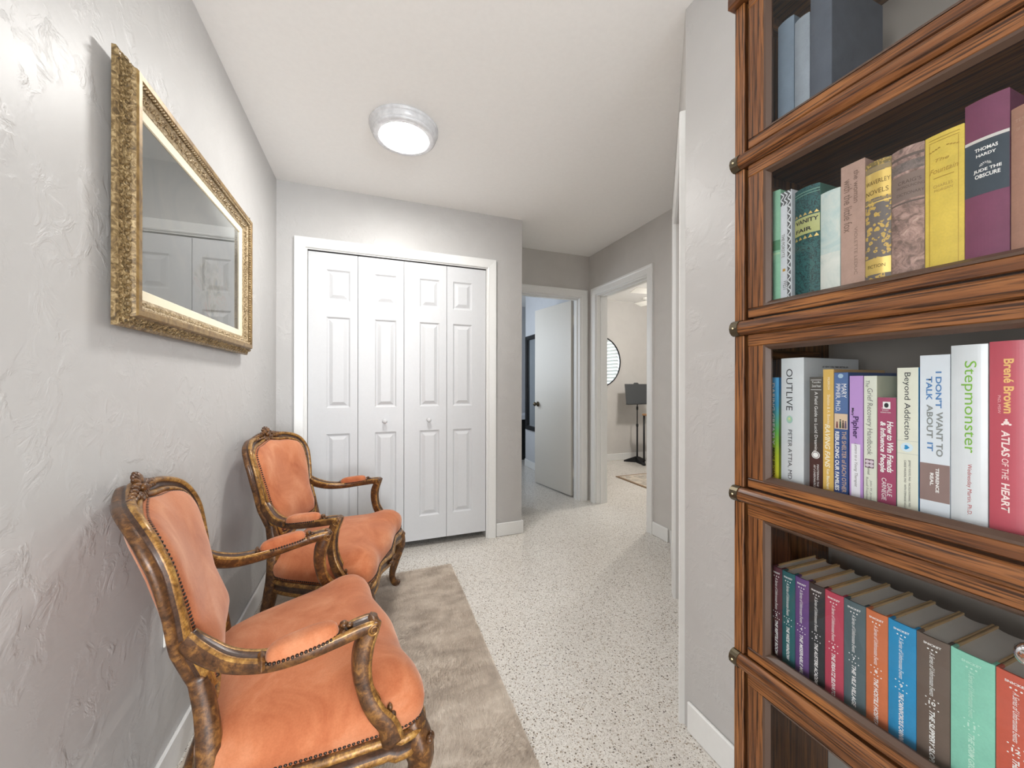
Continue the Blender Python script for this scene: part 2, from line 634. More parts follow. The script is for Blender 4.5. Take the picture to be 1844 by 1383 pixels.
# rooms beyond the hall
wall_with_openings('wall_bath_right', 'X', XR + 0.0104, 0.11, YE + 0.12, 4.94, 0, H, [], M['wall_bath'])
wall_with_openings('wall_bath_left', 'X', 0.62, -0.12, YE + 0.1, 5.75, 0, H, [(4.05, 5.15, 1.0, 2.15)], M['wall_bath'])
wall_with_openings('wall_bath_rear', 'Y', 5.75, 0.12, 0.5, 3.2, 0, H, [], M['wall_bath'])
wall_with_openings('wall_bath_end', 'X', 3.2, 0.1, 4.93, 5.75, 0, H, [], M['wall_bath'])
wall_with_openings('wall_music_rear', 'Y', 4.81, 0.12, XR + 0.12, 5.1, 0, H, [], M['wall_smooth'])
wall_with_openings('wall_music_right', 'X', 4.95, 0.12, 1.35, 4.81, 0, H, [(1.55, 2.95, 0.95, 2.2)], M['wall_smooth'])
wall_with_openings('wall_music_front', 'Y', 1.35, -0.12, 1.9, 5.1, 0, H, [], M['wall_smooth'])

BB = 0.10


def baseboard(name, lo, hi):
    return struct(box(name, lo, hi, M['trim'], None, 0.004))


baseboard('baseboard_left', (XL, 0.2, 0), (XL + 0.012, YB - 0.012, BB))
baseboard('baseboard_closet', (0.8845, YB - 0.012, 0), (XC + 0.012, YB, BB))
baseboard('baseboard_closet_side', (XC, YB, 0), (XC + 0.012, YE - 0.02, BB))
baseboard('baseboard_hall_right', (XR - 0.012, 2.17, 0), (XR, 2.331, BB))
baseboard('baseboard_right', (XN - 0.012, -0.75, 0), (XN, 0.97, BB))
baseboard('baseboard_bath', (XR - 0.002, YE + 0.13, 0), (XR + 0.0104, 4.94, BB))
baseboard('baseboard_bath_rear', (0.62, 5.738, 0), (3.2, 5.75, BB))
baseboard('baseboard_music', (XR + 0.13, 4.798, 0), (4.95, 4.81, BB))

# casings
struct(miter('trim_2', [(-0.402, YB, 0), (-0.402, YB, 2.036), (0.816, YB, 2.036), (0.816, YB, 0)],
             [(0, 0), (0, 0.010), (0.006, 0.013), (0.012, 0.012), (0.05, 0.018), (0.060, 0.019), (0.063, 0.016), (0.063, 0)],
             (0.2, YB, 1.0), (0, -1, 0), M['trim']), 'white casing around the closet doors')
struct(miter('trim_3', [(1.285, YE, 0), (1.285, YE, 2.028), (1.945, YE, 2.028), (1.945, YE, 0)], CAS, (1.6, YE, 1.0), (0, -1, 0), M['trim']),
       'white casing around the doorway at the hall end')
struct(miter('trim_4', [(XR, 3.125, 0), (XR, 3.125, 2.03), (XR, 2.395, 2.03), (XR, 2.395, 0)], CAS, (XR, 2.75, 1.0), (-1, 0, 0), M['trim']),
       'white casing around the doorway to the music room')
# jamb linings
struct(boxes('trim_5', [((1.285, YE, 0), (1.297, YE + 0.12, 2.028)), ((1.933, YE, 0), (1.945, YE + 0.12, 2.028)), ((1.297, YE, 2.016), (1.933, YE + 0.12, 2.028)),
                        ((1.297, YE + 0.045, 0), (1.308, YE + 0.08, 2.016)), ((1.922, YE + 0.045, 0), (1.933, YE + 0.08, 2.016)), ((1.308, YE + 0.045, 2.005), (1.922, YE + 0.08, 2.016))], M['trim']))
struct(boxes('trim_6', [((XR, 2.395, 0), (XR + 0.12, 2.407, 2.03)), ((XR, 3.113, 0), (XR + 0.12, 3.125, 2.03)), ((XR, 2.407, 2.018), (XR + 0.12, 3.113, 2.03)),
                        ((XR + 0.04, 3.102, 0), (XR + 0.075, 3.113, 2.018)), ((XR + 0.04, 2.407, 2.007), (XR + 0.075, 3.113, 2.018))], M['trim']))
struct(boxes('trim_7', [((-0.405, YB, 0), (-0.392, YB + 0.1, 2.036)), ((0.806, YB, 0), (0.818, YB + 0.1, 2.036)), ((-0.392, YB, 2.028), (0.806, YB + 0.012, 2.036))], M['trim']))

# ------------------------------------------------------------------ closet bifold doors
d1 = struct(empty('door_1', (0, 0, 0)), 'white panelled bifold closet doors')
leaves = [(-0.389, -0.0925, -0.283, -0.139), (-0.0895, 0.2070, 0.016, 0.157), (0.2100, 0.5065, 0.315, 0.456), (0.5095, 0.803, 0.554, 0.697)]
ROWS = [(1.912, 1.708), (1.601, 1.001), (0.830, 0.219)]
FY = YB + 0.012


def leaf_mesh(x0, x1, px0, px1, z0, z1):
    """slab with three recessed openings (the raised panels are separate)"""
    bm = bmesh.new()
    t = 0.034
    rec = 0.009
    zs = [z0] + [z for r in reversed(ROWS) for z in (r[1], r[0])] + [z1]
    xs = [x0, px0, px1, x1]

    def quad(a, b, c, d):
        bm.faces.new([bm.verts.new(v) for v in (a, b, c, d)])
    for i in range(3):
        for j in range(len(zs) - 1):
            if i == 1 and j % 2 == 1:
                a, b, c, d = xs[1], xs[2], zs[j], zs[j + 1]
                e = 0.010
                o4 = [(a, FY, c), (b, FY, c), (b, FY, d), (a, FY, d)]
                i4 = [(a + e, FY + rec, c + e), (b - e, FY + rec, c + e), (b - e, FY + rec, d - e), (a + e, FY + rec, d - e)]
                for k in range(4):
                    quad(o4[k], o4[(k + 1) % 4], i4[(k + 1) % 4], i4[k])
                quad(*i4)
            else:
                quad((xs[i], FY, zs[j]), (xs[i + 1], FY, zs[j]), (xs[i + 1], FY, zs[j + 1]), (xs[i], FY, zs[j + 1]))
    quad((x0, FY + t, z0), (x0, FY + t, z1), (x1, FY + t, z1), (x1, FY + t, z0))
    quad((x0, FY, z0), (x0, FY, z1), (x0, FY + t, z1), (x0, FY + t, z0))
    quad((x1, FY, z0), (x1, FY + t, z0), (x1, FY + t, z1), (x1, FY, z1))
    quad((x0, FY, z1), (x1, FY, z1), (x1, FY + t, z1), (x0, FY + t, z1))
    quad((x0, FY, z0), (x0, FY + t, z0), (x1, FY + t, z0), (x1, FY, z0))
    bmesh.ops.remove_doubles(bm, verts=bm.verts, dist=1e-5)
    return bm


for q, (x0, x1, px0, px1) in enumerate(leaves):
    lf = from_bm('door_leaf', leaf_mesh(x0, x1, px0, px1, 0.05, 2.020), M['door'], d1)
    for (zt, zb) in ROWS:
        e, s = 0.017, 0.022
        a, b, c, d = px0 + e, px1 - e, zb + e, zt - e
        y0, y1 = FY + 0.009, FY - 0.001
        vs = [(a, y0, c), (b, y0, c), (b, y0, d), (a, y0, d), (a + s, y1, c + s), (b - s, y1, c + s), (b - s, y1, d - s), (a + s, y1, d - s)]
        fs = [(0, 1, 5, 4), (1, 2, 6, 5), (2, 3, 7, 6), (3, 0, 4, 7), (4, 5, 6, 7)]
        pyd('raised_panel', vs, fs, M['door'], lf)
    if q in (1, 2):
        kx = 0.081 if q == 1 else 0.379
        lathe('knob', [(0.0001, -0.034), (0.010, -0.033), (0.0165, -0.027), (0.0165, -0.021), (0.011, -0.014), (0.007, -0.010), (0.010, -0.003), (0.011, 0.0)],
              M['door'], lf, 24, True, (kx, FY, 0.905), 'Y')
struct(box('closet_track', (-0.39, YB + 0.014, 2.0225), (0.805, YB + 0.04, 2.033), M['black_metal']))

# ------------------------------------------------------------------ hall end door leaf (open)
d2 = struct(empty('door_2', (1.911, 3.388, 0), 0), 'off-white flush door standing open at the hall end')
d2.rotation_euler = (0, 0, math.atan2(0.647, -0.118))   # local x along leaf
LWID, LT = 0.655, 0.034
bm = bmesh.new()
add_box(bm, (0, -LT, 0.012), (LWID, 0, 2.022), 0.002)
from_bm('door_leaf', bm, M['door_flat'], d2)
for zc in (1.82, 0.24):
    hg = boxes('hinge', [((-0.022, -LT - 0.002, zc - 0.05), (0.0, -LT + 0.002, zc + 0.05))], M['white_plastic'], d2)
    lathe('hinge_pin', [(0.0001, zc - 0.055), (0.006, zc - 0.054), (0.006, zc + 0.054), (0.0001, zc + 0.055)], M['white_plastic'], hg, 12, True, (-0.012, -LT, 0))
    for dz in (-0.03, 0, 0.03):
        lathe('screw', [(0.0001, -0.0012), (0.004, -0.001), (0.004, 0)], M['old_brass'], hg, 8, True, (-0.005, -LT - 0.002, zc + dz), 'Y')
kn = lathe('door_knob', [(0.0001, 0.062), (0.014, 0.060), (0.024, 0.050), (0.024, 0.042), (0.012, 0.034), (0.009, 0.012), (0.028, 0.008), (0.029, 0.0), (0.0001, 0.0)],
           M['old_brass'], d2, 24, True, (LWID - 0.065, 0, 0.93), 'Y')
kn['label'] = 'brass door knob'

# ------------------------------------------------------------------ ceiling lamp
LX, LY = 0.148, 1.940
lamp = tag(empty('ceiling_lamp', (LX, LY, H)), 'round flush ceiling lamp with stepped clear rim, switched on', 'ceiling lamp')
t = NT('lamp_rim')
nz = t.noise(t.coords(), 40, 2)
t.base(t.ramp(nz.outputs[0], [(0.3, s2l((206, 207, 210))), (0.7, s2l((224, 225, 228)))]))
t.p(Roughness=0.15, Specular__IOR__Level=0.6)
M['lamp_rim'] = t.m
M['lamp_pan'] = plain((232, 232, 230), 0.4)
lathe('back_plate', [(0.0001, -0.004), (0.112, -0.004), (0.114, -0.048)], M['lamp_pan'], lamp, 48)
lathe('base_ring', [(0.160, 0), (0.166, -0.003), (0.166, -0.012), (0.160, -0.016), (0.157, -0.018), (0.157, -0.034), (0.150, -0.040)], M['lamp_rim'], lamp, 72)
lathe('rim', [(0.150, -0.040), (0.152, -0.046), (0.147, -0.052), (0.139, -0.055), (0.134, -0.052), (0.124, -0.056), (0.116, -0.054), (0.116, -0.040)], M['lamp_rim'], lamp, 72)
M['lamp_glow'] = emitter('lamp_diffuser', (1.0, 0.985, 0.955), 98.0)
lathe('diffuser', [(0.116, -0.048), (0.112, -0.055), (0.09, -0.061), (0.05, -0.065), (0.0001, -0.066)], M['lamp_glow'], lamp, 48)

# ------------------------------------------------------------------ framed picture on the left wall
XW = XL
XL = XW + 0.018
FA, FB, FZ0, FZ1 = 1.094, 2.035, 1.2927, 1.9200
pic = tag(empty('framed_picture', (XL, (FA + FB) / 2, FZ0)), 'large landscape picture under glass in a carved gold frame on the left wall', 'framed picture')
pic_inv = Matrix.Translation(-Vector(pic.location))


def to_pic(o):
    o.data.transform(pic_inv)
    o.parent = pic
    return o


def mat_gold(name, dark, mid, light, scale=70.0, bumpy=0.0, metal=0.45):
    t = NT(name)
    v = t.coords()
    n1 = t.noise(v, 9, 4, 0.6)
    n2 = t.noise(v, scale, 4, 0.6, 1.5)
    c = t.ramp(n2.outputs[0], [(0.34, s2l(dark)), (0.5, s2l(mid)), (0.66, s2l(light))])
    c = t.mix(0.4, c, t.ramp(n1.outputs[0], [(0.35, (0.72, 0.66, 0.6)), (0.6, (1, 1, 1))]), 'MULTIPLY')
    t.base(c)
    if bumpy:
        t.bump(n2.outputs[0], bumpy, 0.004)
    t.p(Roughness=0.42, Metallic=metal)
    return t.m


M['gold_carved'] = mat_gold('gold_carved', (80, 64, 40), (128, 105, 68), (176, 154, 114), 70, 0.5, 0.2)
M['gold_flat'] = mat_gold('gold_flat', (110, 84, 46), (138, 110, 64), (158, 131, 85), 24, 0.05, 0.25)
M['gold_pale'] = mat_gold('gold_pale', (116, 96, 68), (168, 146, 110), (206, 188, 156), 90, 0.4, 0.15)
rect = [(XL, FA, FZ0), (XL, FB, FZ0), (XL, FB, FZ1), (XL, FA, FZ1)]
cen = (XL, (FA + FB) / 2, (FZ0 + FZ1) / 2)
# profile measured inward (negative = inside)
outer_prof = [(-0.050, -0.0175), (-0.006, -0.002), (0, 0.0), (0, 0.008), (-0.004, 0.011), (-0.010, 0.012), (-0.018, 0.017), (-0.024, 0.025), (-0.026, 0.032), (-0.026, 0.0)]
to_pic(miter('carved_moulding', rect, outer_prof, cen, (1, 0, 0), M['gold_carved'], None, True))
to_pic(miter('flat_moulding', rect, [(-0.026, 0), (-0.026, 0.033), (-0.029, 0.036), (-0.042, 0.036), (-0.045, 0.033), (-0.045, 0)], cen, (1, 0, 0), M['gold_flat'], None, True))
to_pic(miter('inner_moulding', rect, [(-0.045, 0), (-0.045, 0.026), (-0.052, 0.024), (-0.060, 0.017), (-0.070, 0.013), (-0.076, 0.011), (-0.076, 0)], cen, (1, 0, 0), M['gold_pale'], None, True))
to_pic(miter('cream_mat', rect, [(-0.076, 0), (-0.076, 0.009), (-0.100, 0.007), (-0.102, 0.004), (-0.102, 0)], cen, (1, 0, 0), plain((236, 226, 200), 0.6), None, True))


def edge_runs(inset):
    a, b, c, d = FA + inset, FB - inset, FZ0 + inset, FZ1 - inset
    return [((a, c), (b, c)), ((b, c), (b, d)), ((b, d), (a, d)), ((a, d), (a, c))]


# rope bead just inside the flat moulding, and carved acanthus scrolls on the two ornamental bands
bm = bmesh.new()
for (p, q) in edge_runs(0.047):
    L = math.dist(p, q)
    n = int(L / 0.0105)
    for k in range(n):
        f = (k + 0.5) / n
        y, z = p[0] + (q[0] - p[0]) * f, p[1] + (q[1] - p[1]) * f
        ang = math.atan2(q[1] - p[1], q[0] - p[0]) + 0.7
        blob(bm, (XL + 0.030, y, z), (0.0042, 0.0062, 0.0034), Matrix.Rotation(ang, 4, 'X'), 1)
to_pic(tag(from_bm('rope_bead', bm, M['gold_pale'], None, True), kind='stuff'))


def scroll(bm, c, ax, ay, n, size, turn, flip, thick):
    """little spiral leaf relief: curling tapering ridge in the plane (ax, ay) raised along n"""
    pts = []
    K = 11
    for k in range(K):
        u = k / (K - 1)
        a = turn * u * 2 * PI
        r = size * (1 - 0.8 * u)
        pts.append(c + ax * (r * math.cos(a)) + ay * (r * math.sin(a) * flip) + n * (0.15 * size * u))
    prev = None
    for k in range(K):
        tan = (pts[min(k + 1, K - 1)] - pts[max(k - 1, 0)]).normalized()
        side = tan.cross(n).normalized()
        w = thick * (0.35 + 0.65 * math.sin(PI * min(1, (k + 1) / K)))
        ring = [bm.verts.new(pts[k] + side * w), bm.verts.new(pts[k] + n * w * 1.1), bm.verts.new(pts[k] - side * w)]
        if prev:
            for j in range(2):
                bm.faces.new((prev[j], ring[j], ring[j + 1], prev[j + 1]))
        prev = ring


def scroll_band(name, inset, nin, nout, depth, size, step, mat, rows=((0.0, 1),)):
    bm = bmesh.new()
    for (p, q) in edge_runs(inset):
        L = math.dist(p, q)
        al = Vector((0, (q[0] - p[0]) / L, (q[1] - p[1]) / L))
        inn = Vector((1, 0, 0)).cross(al)
        nrm = (Vector((1, 0, 0)) * nout + inn * nin).normalized()
        cross = nrm.cross(al).normalized()
        n = int(L / step)
        for k in range(n):
            s = (k + 0.5) / n * L
            for (off, fl) in rows:
                base = Vector((XL + depth, p[0], p[1])) + al * (s + (0.5 * step if off > 0 else 0)) + cross * off
                rr = random.uniform(0.85, 1.15)
                scroll(bm, base, al * (1 if k % 2 else -1), cross, nrm, size * rr, 0.95, fl * (1 if (k // 2) % 2 else -1), size * 0.30)
                scroll(bm, base + al * size * 0.9, (al * 0.6 + cross * 0.8).normalized(), (cross * 0.6 - al * 0.8).normalized(), nrm, size * 0.6 * rr, 0.7, -fl, size * 0.22)
    return to_pic(tag(from_bm(name, bm, mat, None, False), kind='stuff'))


scroll_band('acanthus_carving', 0.013, -0.66, 0.75, 0.0145, 0.0085, 0.0125, M['gold_carved'], ((-0.006, 1), (0.007, -1)))
scroll_band('inner_carving', 0.061, 0.45, 0.9, 0.0175, 0.0085, 0.0150, M['gold_pale'], ((0.0, 1),))


def mat_print():
    t = NT('faded_print')
    v = t.coords((1, 1, 1))
    n1 = t.noise(v, 5.5, 5, 0.55, 1.0)
    n2 = t.noise(t.coords((1, 1, 1), loc=(3, 1, 2)), 13, 4, 0.6, 1.4)
    tc = t.n('ShaderNodeTexCoord')
    sep = t.n('ShaderNodeSeparateXYZ', Vector=tc.outputs['Object'])
    # soft flower mass in the lower middle of the sheet
    dy = t.math('MULTIPLY', t.math('SUBTRACT', sep.outputs[1], 0.12), 3.4)
    dz = t.math('MULTIPLY', t.math('SUBTRACT', sep.outputs[2], 0.20), 5.0)
    r = t.math('ADD', t.math('MULTIPLY', dy, dy), t.math('MULTIPLY', dz, dz))
    mass = t.ramp(t.math('ADD', r, t.math('MULTIPLY', n1.outputs[0], 1.2)), [(0.6, (1, 1, 1)), (1.25, (0, 0, 0))])
    sky = t.ramp(n1.outputs[0], [(0.3, s2l((212, 217, 218))), (0.7, s2l((228, 229, 226)))])
    fl = t.ramp(n2.outputs[0], [(0.32, s2l((150, 158, 160))), (0.46, s2l((206, 202, 182))), (0.56, s2l((238, 236, 226))), (0.68, s2l((226, 196, 178)))])
    t.base(t.mix(t.math('MULTIPLY', mass, 0.9), sky, fl))
    t.p(Roughness=0.7)
    return t.m


GA, GB, GC, GD = FA + 0.10, FB - 0.10, FZ0 + 0.10, FZ1 - 0.10
to_pic(box('printed_sheet', (XL + 0.0005, GA - 0.002, GC - 0.002), (XL + 0.002, GB + 0.002, GD + 0.002), mat_print()))
M['picture_glass'] = pane_glass('picture_glass', (0.95, 0.96, 0.96), 0.0, 1.5)
to_pic(pyd('glass_pane', [(XL + 0.0034, GA - 0.003, GC - 0.003), (XL + 0.0034, GB + 0.003, GC - 0.003), (XL + 0.0034, GB + 0.003, GD + 0.003), (XL + 0.0034, GA - 0.003, GD + 0.003)], [(0, 1, 2, 3)], M['picture_glass']))

XL = XW

# ------------------------------------------------------------------ wall outlet
ot = tag(empty('wall_outlet', (XL, 1.398, 0.458)), 'white plastic outlet plate low on the wall behind an armchair', 'outlet')
box('cover_plate', (0, -0.037, -0.06), (0.006, 0.037, 0.06), M['white_plastic'], ot, 0.003, 2)
for dz in (-0.026, 0.026):
    rc = box('receptacle', (0.004, -0.017, dz - 0.017), (0.008, 0.017, dz + 0.017), M['white_plastic'], ot, 0.004, 2)
    for dy in (-0.006, 0.006):
        box('slot', (0.0075, dy - 0.0012, dz - 0.002), (0.0084, dy + 0.0012, dz + 0.009), M['dark_slot'], rc)
    lathe('ground_hole', [(0.003, 0.0084), (0.0001, 0.0084)], M['dark_slot'], rc, 10, True, (0, 0, dz - 0.009), 'X')
lathe('screw', [(0.004, 0.006), (0.0035, 0.0075), (0.0001, 0.0078)], M['white_plastic'], ot, 10, True, (0, 0, 0), 'X')

# ------------------------------------------------------------------ armchairs
ZR = 0.018


def xb(z):
    zs = [0.30, 0.40, 0.47, 0.55, 0.633, 0.71, 0.78, 0.86, 0.946, 1.0]
    xs = [-0.150, -0.152, -0.158, -0.172, -0.208, -0.232, -0.258, -0.290, -0.326, -0.350]
    return float(np.interp(z, zs, xs))


def kf(z):
    return float(np.interp(z, [0.45, 0.56, 0.633, 0.70, 0.80, 0.92, 1.0], [0.0, 0.006, 0.016, 0.030, 0.048, 0.058, 0.060]))


def xs_back(y, z):
    # concave back: the sides wrap forward
    return xb(z) + kf(z) * min((y / 0.25) ** 2, 1.4)


def back_normal(z, y=0.0):
    dz_ = (xs_back(y, z + 0.03) - xs_back(y, z - 0.03)) / 0.06
    dy_ = (xs_back(y + 0.02, z) - xs_back(y - 0.02, z)) / 0.04
    n = np.array((1.0, -dy_, -dz_))
    return n / np.linalg.norm(n)


half = [(0.0, 0.470), (0.10, 0.462), (0.172, 0.470), (0.204, 0.520), (0.220, 0.600), (0.237, 0.690), (0.251, 0.770), (0.249, 0.836), (0.218, 0.886), (0.152, 0.911), (0.085, 0.917), (0.035, 0.925)]
outl = half + [(0.0, 0.930)] + [(-y, z) for (y, z) in reversed(half[1:])]
OUT = catmull(outl, 6, True)
OUT[:, 1] += 0.0


def back_pt(y, z, fwd=0.0):
    return np.array((xs_back(y, z), y, z)) + back_normal(z, y) * fwd


def inset_curve(curve, d):
    m = len(curve)
    res = []
    for i in range(m):
        t = curve[(i + 1) % m] - curve[(i - 1) % m]
        t = t / (np.linalg.norm(t) + 1e-9)
        nrm = np.array((-t[1], t[0]))
        c = np.array((0, 0.7)) - curve[i]
        if nrm @ c < 0:
            nrm = -nrm
        res.append(curve[i] + nrm * d)
    return np.array(res)


def dome(name, outline, fn, rings, mat, parent):
    """closed outline (m,2), fn(p2d, s, ringindex) -> 3d; rings = list of (scale, level)"""
    m = len(outline)
    c = outline.mean(axis=0)
    vs, fs = [], []
    for (s, lv) in rings:
        for i in range(m):
            vs.append(fn(c + (outline[i] - c) * s, lv))
    for r in range(len(rings) - 1):
        for i in range(m):
            j = (i + 1) % m
            fs.append((r * m + i, r * m + j, (r + 1) * m + j, (r + 1) * m + i))
    fs.append(tuple((len(rings) - 1) * m + i for i in range(m)))
    bm = bmesh.new()
    bv = [bm.verts.new(tuple(v)) for v in vs]
    for f in fs:
        bm.faces.new([bv[i] for i in f])
    return from_bm(name, bm, mat, parent, True)


def nails(name, pts, r, mat, parent):
    bm = bmesh.new()
    for p in pts:
        blob(bm, p, (r, r, r), None, 1)
    return tag(from_bm(name, bm, mat, parent, True), kind='stuff')


def resample(pts, step, closed=False):
    pts = np.array(pts, float)
    if closed:
        pts = np.vstack([pts, pts[:1]])
    d = np.r_[0, np.cumsum(np.linalg.norm(np.diff(pts, axis=0), axis=1))]
    n = max(2, int(d[-1] / step))
    s = np.linspace(0, d[-1], n, endpoint=not closed)
    return np.array([[np.interp(q, d, pts[:, k]) for k in range(pts.shape[1])] for q in s])


def make_armchair():
    root = empty('armchair')
    mats = [M['chair_wood'], M['gilt'], M['chair_dark']]
    # --- back frame moulding
    path = [back_pt(y, z) for (y, z) in OUT]
    ups = []
    m = len(OUT)
    for i in range(m):
        t = OUT[(i + 1) % m] - OUT[(i - 1) % m]
        nr = np.array((-t[1], t[0])) / np.linalg.norm(t)
        c = np.array((0, 0.7)) - OUT[i]
        if nr @ c < 0:
            nr = -nr
        z = OUT[i][1]
        y = OUT[i][0]
        dx = (xs_back(y, z + 0.02) - xs_back(y, z - 0.02)) / 0.04
        dy2 = (xs_back(y + 0.02, z) - xs_back(y - 0.02, z)) / 0.04
        ups.append((dx * nr[1] + dy2 * nr[0], nr[0], nr[1]))          # points inward
    # profile: a = inward distance, c = along b (b = t x u)
    prof_f = [(0.004, -0.022), (0.0, -0.018), (0.0, -0.008), (0.003, -0.005), (0.003, -0.001), (0.0, 0.003), (0.0, 0.008), (0.004, 0.014), (0.010, 0.016), (0.015, 0.010), (0.017, 0.006), (0.027, 0.006), (0.029, 0.011), (0.034, 0.017), (0.040, 0.016), (0.044, 0.008), (0.044, -0.020)]
    pm = [0, 0, 0, 2, 2, 1, 1, 1, 1, 2, 2, 2, 1, 1, 1, 0, 0]
    # decide the side of b that is forward
    t0 = path[1] - path[-1]
    b0 = np.cross(t0, np.array(ups[0]))
    sg = 1 if b0[0] > 0 else -1
    prof = [(a, c * sg) for (a, c) in prof_f]
    sweep_obj('back_frame', path, prof, ups, mats, root, True, None, pm)
    # --- upholstered back, front dome and rear cloth
    inn = inset_curve(OUT, 0.040)

    def fb(p, lv):
        return back_pt(p[0], p[1], lv)
    bp = dome('back_cushion', inn, fb, [(1.0, -0.004), (0.995, 0.010), (0.975, 0.020), (0.93, 0.028), (0.85, 0.034), (0.7, 0.040), (0.5, 0.044), (0.25, 0.046), (0.08, 0.046)], M['velvet'], root)
    dome('back_cloth', inn, fb, [(1.0, -0.010), (0.98, -0.018), (0.9, -0.024), (0.6, -0.028), (0.2, -0.028)], M['velvet'], root)
    nl = inset_curve(OUT, 0.0465)
    nails('nail_trim', [back_pt(p[0], p[1], 0.0185) for p in resample(nl, 0.0088, True)], 0.0044, M['nail'], root)
    # --- carved crest
    bm = bmesh.new()
    cz = 0.914
    cp = back_pt(0, cz, 0.016)
    nb = back_normal(cz)
    up = np.array((-nb[2], 0, nb[0]))
    side = np.array((0, 1.0, 0))

    def cpt(u, v, w):
        return tuple(cp + side * u + up * v + nb * w)
    def rot_in_plane(a):
        # ellipsoid long axis (z) turned by a within the plane of the back
        mx = Matrix((tuple(nb), tuple(side), tuple(up))).transposed().to_4x4()
        return mx @ Matrix.Rotation(a, 4, 'X')
    for k in range(7):                                   # shell of fanned petals
        a = (k - 3) * 0.42
        blob(bm, cpt(0.017 * math.sin(a), 0.002 + 0.017 * math.cos(a), 0.003), (0.0065, 0.0052, 0.0135), rot_in_plane(-a), 2)
    blob(bm, cpt(0, -0.002, 0.005), (0.009, 0.010, 0.008), rot_in_plane(0), 2)
    for sgn in (-1, 1):
        for k in range(5):                               # leaves trailing along the top rail
            u = 0.024 + 0.0145 * k
            blob(bm, cpt(sgn * u, 0.004 - 0.0026 * k, 0.001), (0.0062, 0.0050, 0.0125 - 0.0010 * k), rot_in_plane(-sgn * (1.0 + 0.16 * k)), 2)
            blob(bm, cpt(sgn * (u - 0.002), -0.009 - 0.0016 * k, -0.001), (0.0055, 0.0042, 0.0100 - 0.0008 * k), rot_in_plane(-sgn * (1.9 + 0.1 * k)), 2)
        pts_ = []
        for k in range(20):
            a = k / 19 * 2.6 * PI
            r_ = 0.0105 * (1 - 0.7 * k / 19)
            pts_.append(cp + side * (sgn * (0.018 + r_ * math.cos(a))) + up * (-0.016 + r_ * math.sin(a)) + nb * 0.001)
        sv, sf, _m = sweep(pts_, [(0.0034 * math.cos(q * PI / 3), 0.0034 * math.sin(q * PI / 3)) for q in range(6)], [nb] * 20)
        bvs = [bm.verts.new(tuple(v)) for v in sv]
        for f_ in sf:
            bm.faces.new([bvs[i_] for i_ in f_])
    for k in range(3):
        blob(bm, cpt(0.0, -0.014 - 0.009 * k, 0.0), (0.005, 0.0052 - 0.001 * k, 0.0085), rot_in_plane(0), 1)
    bmesh.ops.scale(bm, vec=(1.15, 1.35, 1.2), space=Matrix.Translation(-Vector(cp)), verts=bm.verts)
    from_bm('crest_carving', bm, M['chair_wood'], root, True)
    # --- stiles running down into the rear legs
    sq = [(0.5, 0.22), (0.36, 0.44), (0.0, 0.5), (-0.36, 0.44), (-0.5, 0.22), (-0.5, -0.22), (-0.36, -0.44), (0, -0.5), (0.36, -0.44), (0.5, -0.22)]
    for s in (-1, 1):
        pth = catmull([(-0.176, s * 0.196, 0.560), (-0.162, s * 0.202, 0.48), (-0.156, s * 0.212, 0.40), (-0.160, s * 0.216, 0.31), (-0.182, s * 0.222, 0.19), (-0.222, s * 0.230, 0.07), (-0.240, s * 0.232, ZR)], 5)
        w = np.interp(np.linspace(0, 1, len(pth)), [0, 0.3, 0.55, 0.9, 1], [0.036, 0.046, 0.050, 0.031, 0.034])
        sweep_obj('rear_leg', pth, sq, [(0, 1, 0)] * len(pth), mats, root, False, w)
    # --- seat rail
    shalf = [(-0.182, 0.0), (-0.180, 0.12), (-0.168, 0.205), (-0.10, 0.255), (0.02, 0.292), (0.13, 0.318), (0.215, 0.335), (0.262, 0.318), (0.276, 0.25), (0.268, 0.16), (0.276, 0.07)]
    spl = shalf + [(0.282, 0.0)] + [(x, -y) for (x, y) in reversed(shalf[1:])]
    ST = catmull(spl, 5, True)
    m = len(ST)
    zr = []
    for (x, y) in ST:
        zz = 0.318
        if x > 0.2:
            zz = 0.318 - 0.010 * math.cos(min(1, abs(y) / 0.3) * 2 * PI)
        zr.append(zz)
    path = [np.array((x, y, z)) for (x, y), z in zip(ST, zr)]
    ups = []
    for i in range(m):
        t = ST[(i + 1) % m] - ST[(i - 1) % m]
        nr = np.array((-t[1], t[0])) / np.linalg.norm(t)
        if nr @ (np.array((0.04, 0)) - ST[i]) > 0:
            nr = -nr
        ups.append((nr[0], nr[1], 0))                   # outward
    t0 = path[1] - path[-1]
    sg = 1 if np.cross(t0, np.array(ups[0]))[2] > 0 else -1
    rp = [(-0.030, -0.036), (-0.004, -0.036), (0.004, -0.032), (0.008, -0.024), (0.004, -0.016), (0.002, -0.010), (0.003, 0.004), (0.009, 0.010), (0.010, 0.017), (0.004, 0.024), (-0.006, 0.028), (-0.030, 0.028)]
    rm = [0, 0, 1, 1, 2, 2, 2, 1, 1, 0, 0, 0]
    sweep_obj('seat_rail', path, [(a, c * sg) for a, c in rp], ups, mats, root, True, None, rm)
    nails('seat_nail_trim', [(p[0], p[1], 0.352) for p in resample([np.array((x, y)) * 1.0 for (x, y) in ST], 0.0095, True)], 0.0043, M['nail'], root)

    # --- seat cushion
    def fs_(p, lv):
        x, y = p
        crown = 0.018 * math.exp(-((abs(y) - 0.27) ** 2 + (x - 0.20) ** 2) / 0.004)
        return (x, y, lv + (crown if lv > 0.38 else 0))
    dome('seat_cushion', ST, fs_, [(0.985, 0.340), (1.012, 0.362), (1.022, 0.382), (1.008, 0.400), (0.965, 0.416), (0.88, 0.432), (0.76, 0.444), (0.6, 0.454), (0.42, 0.461), (0.22, 0.465), (0.06, 0.466)], M['velvet'], root)
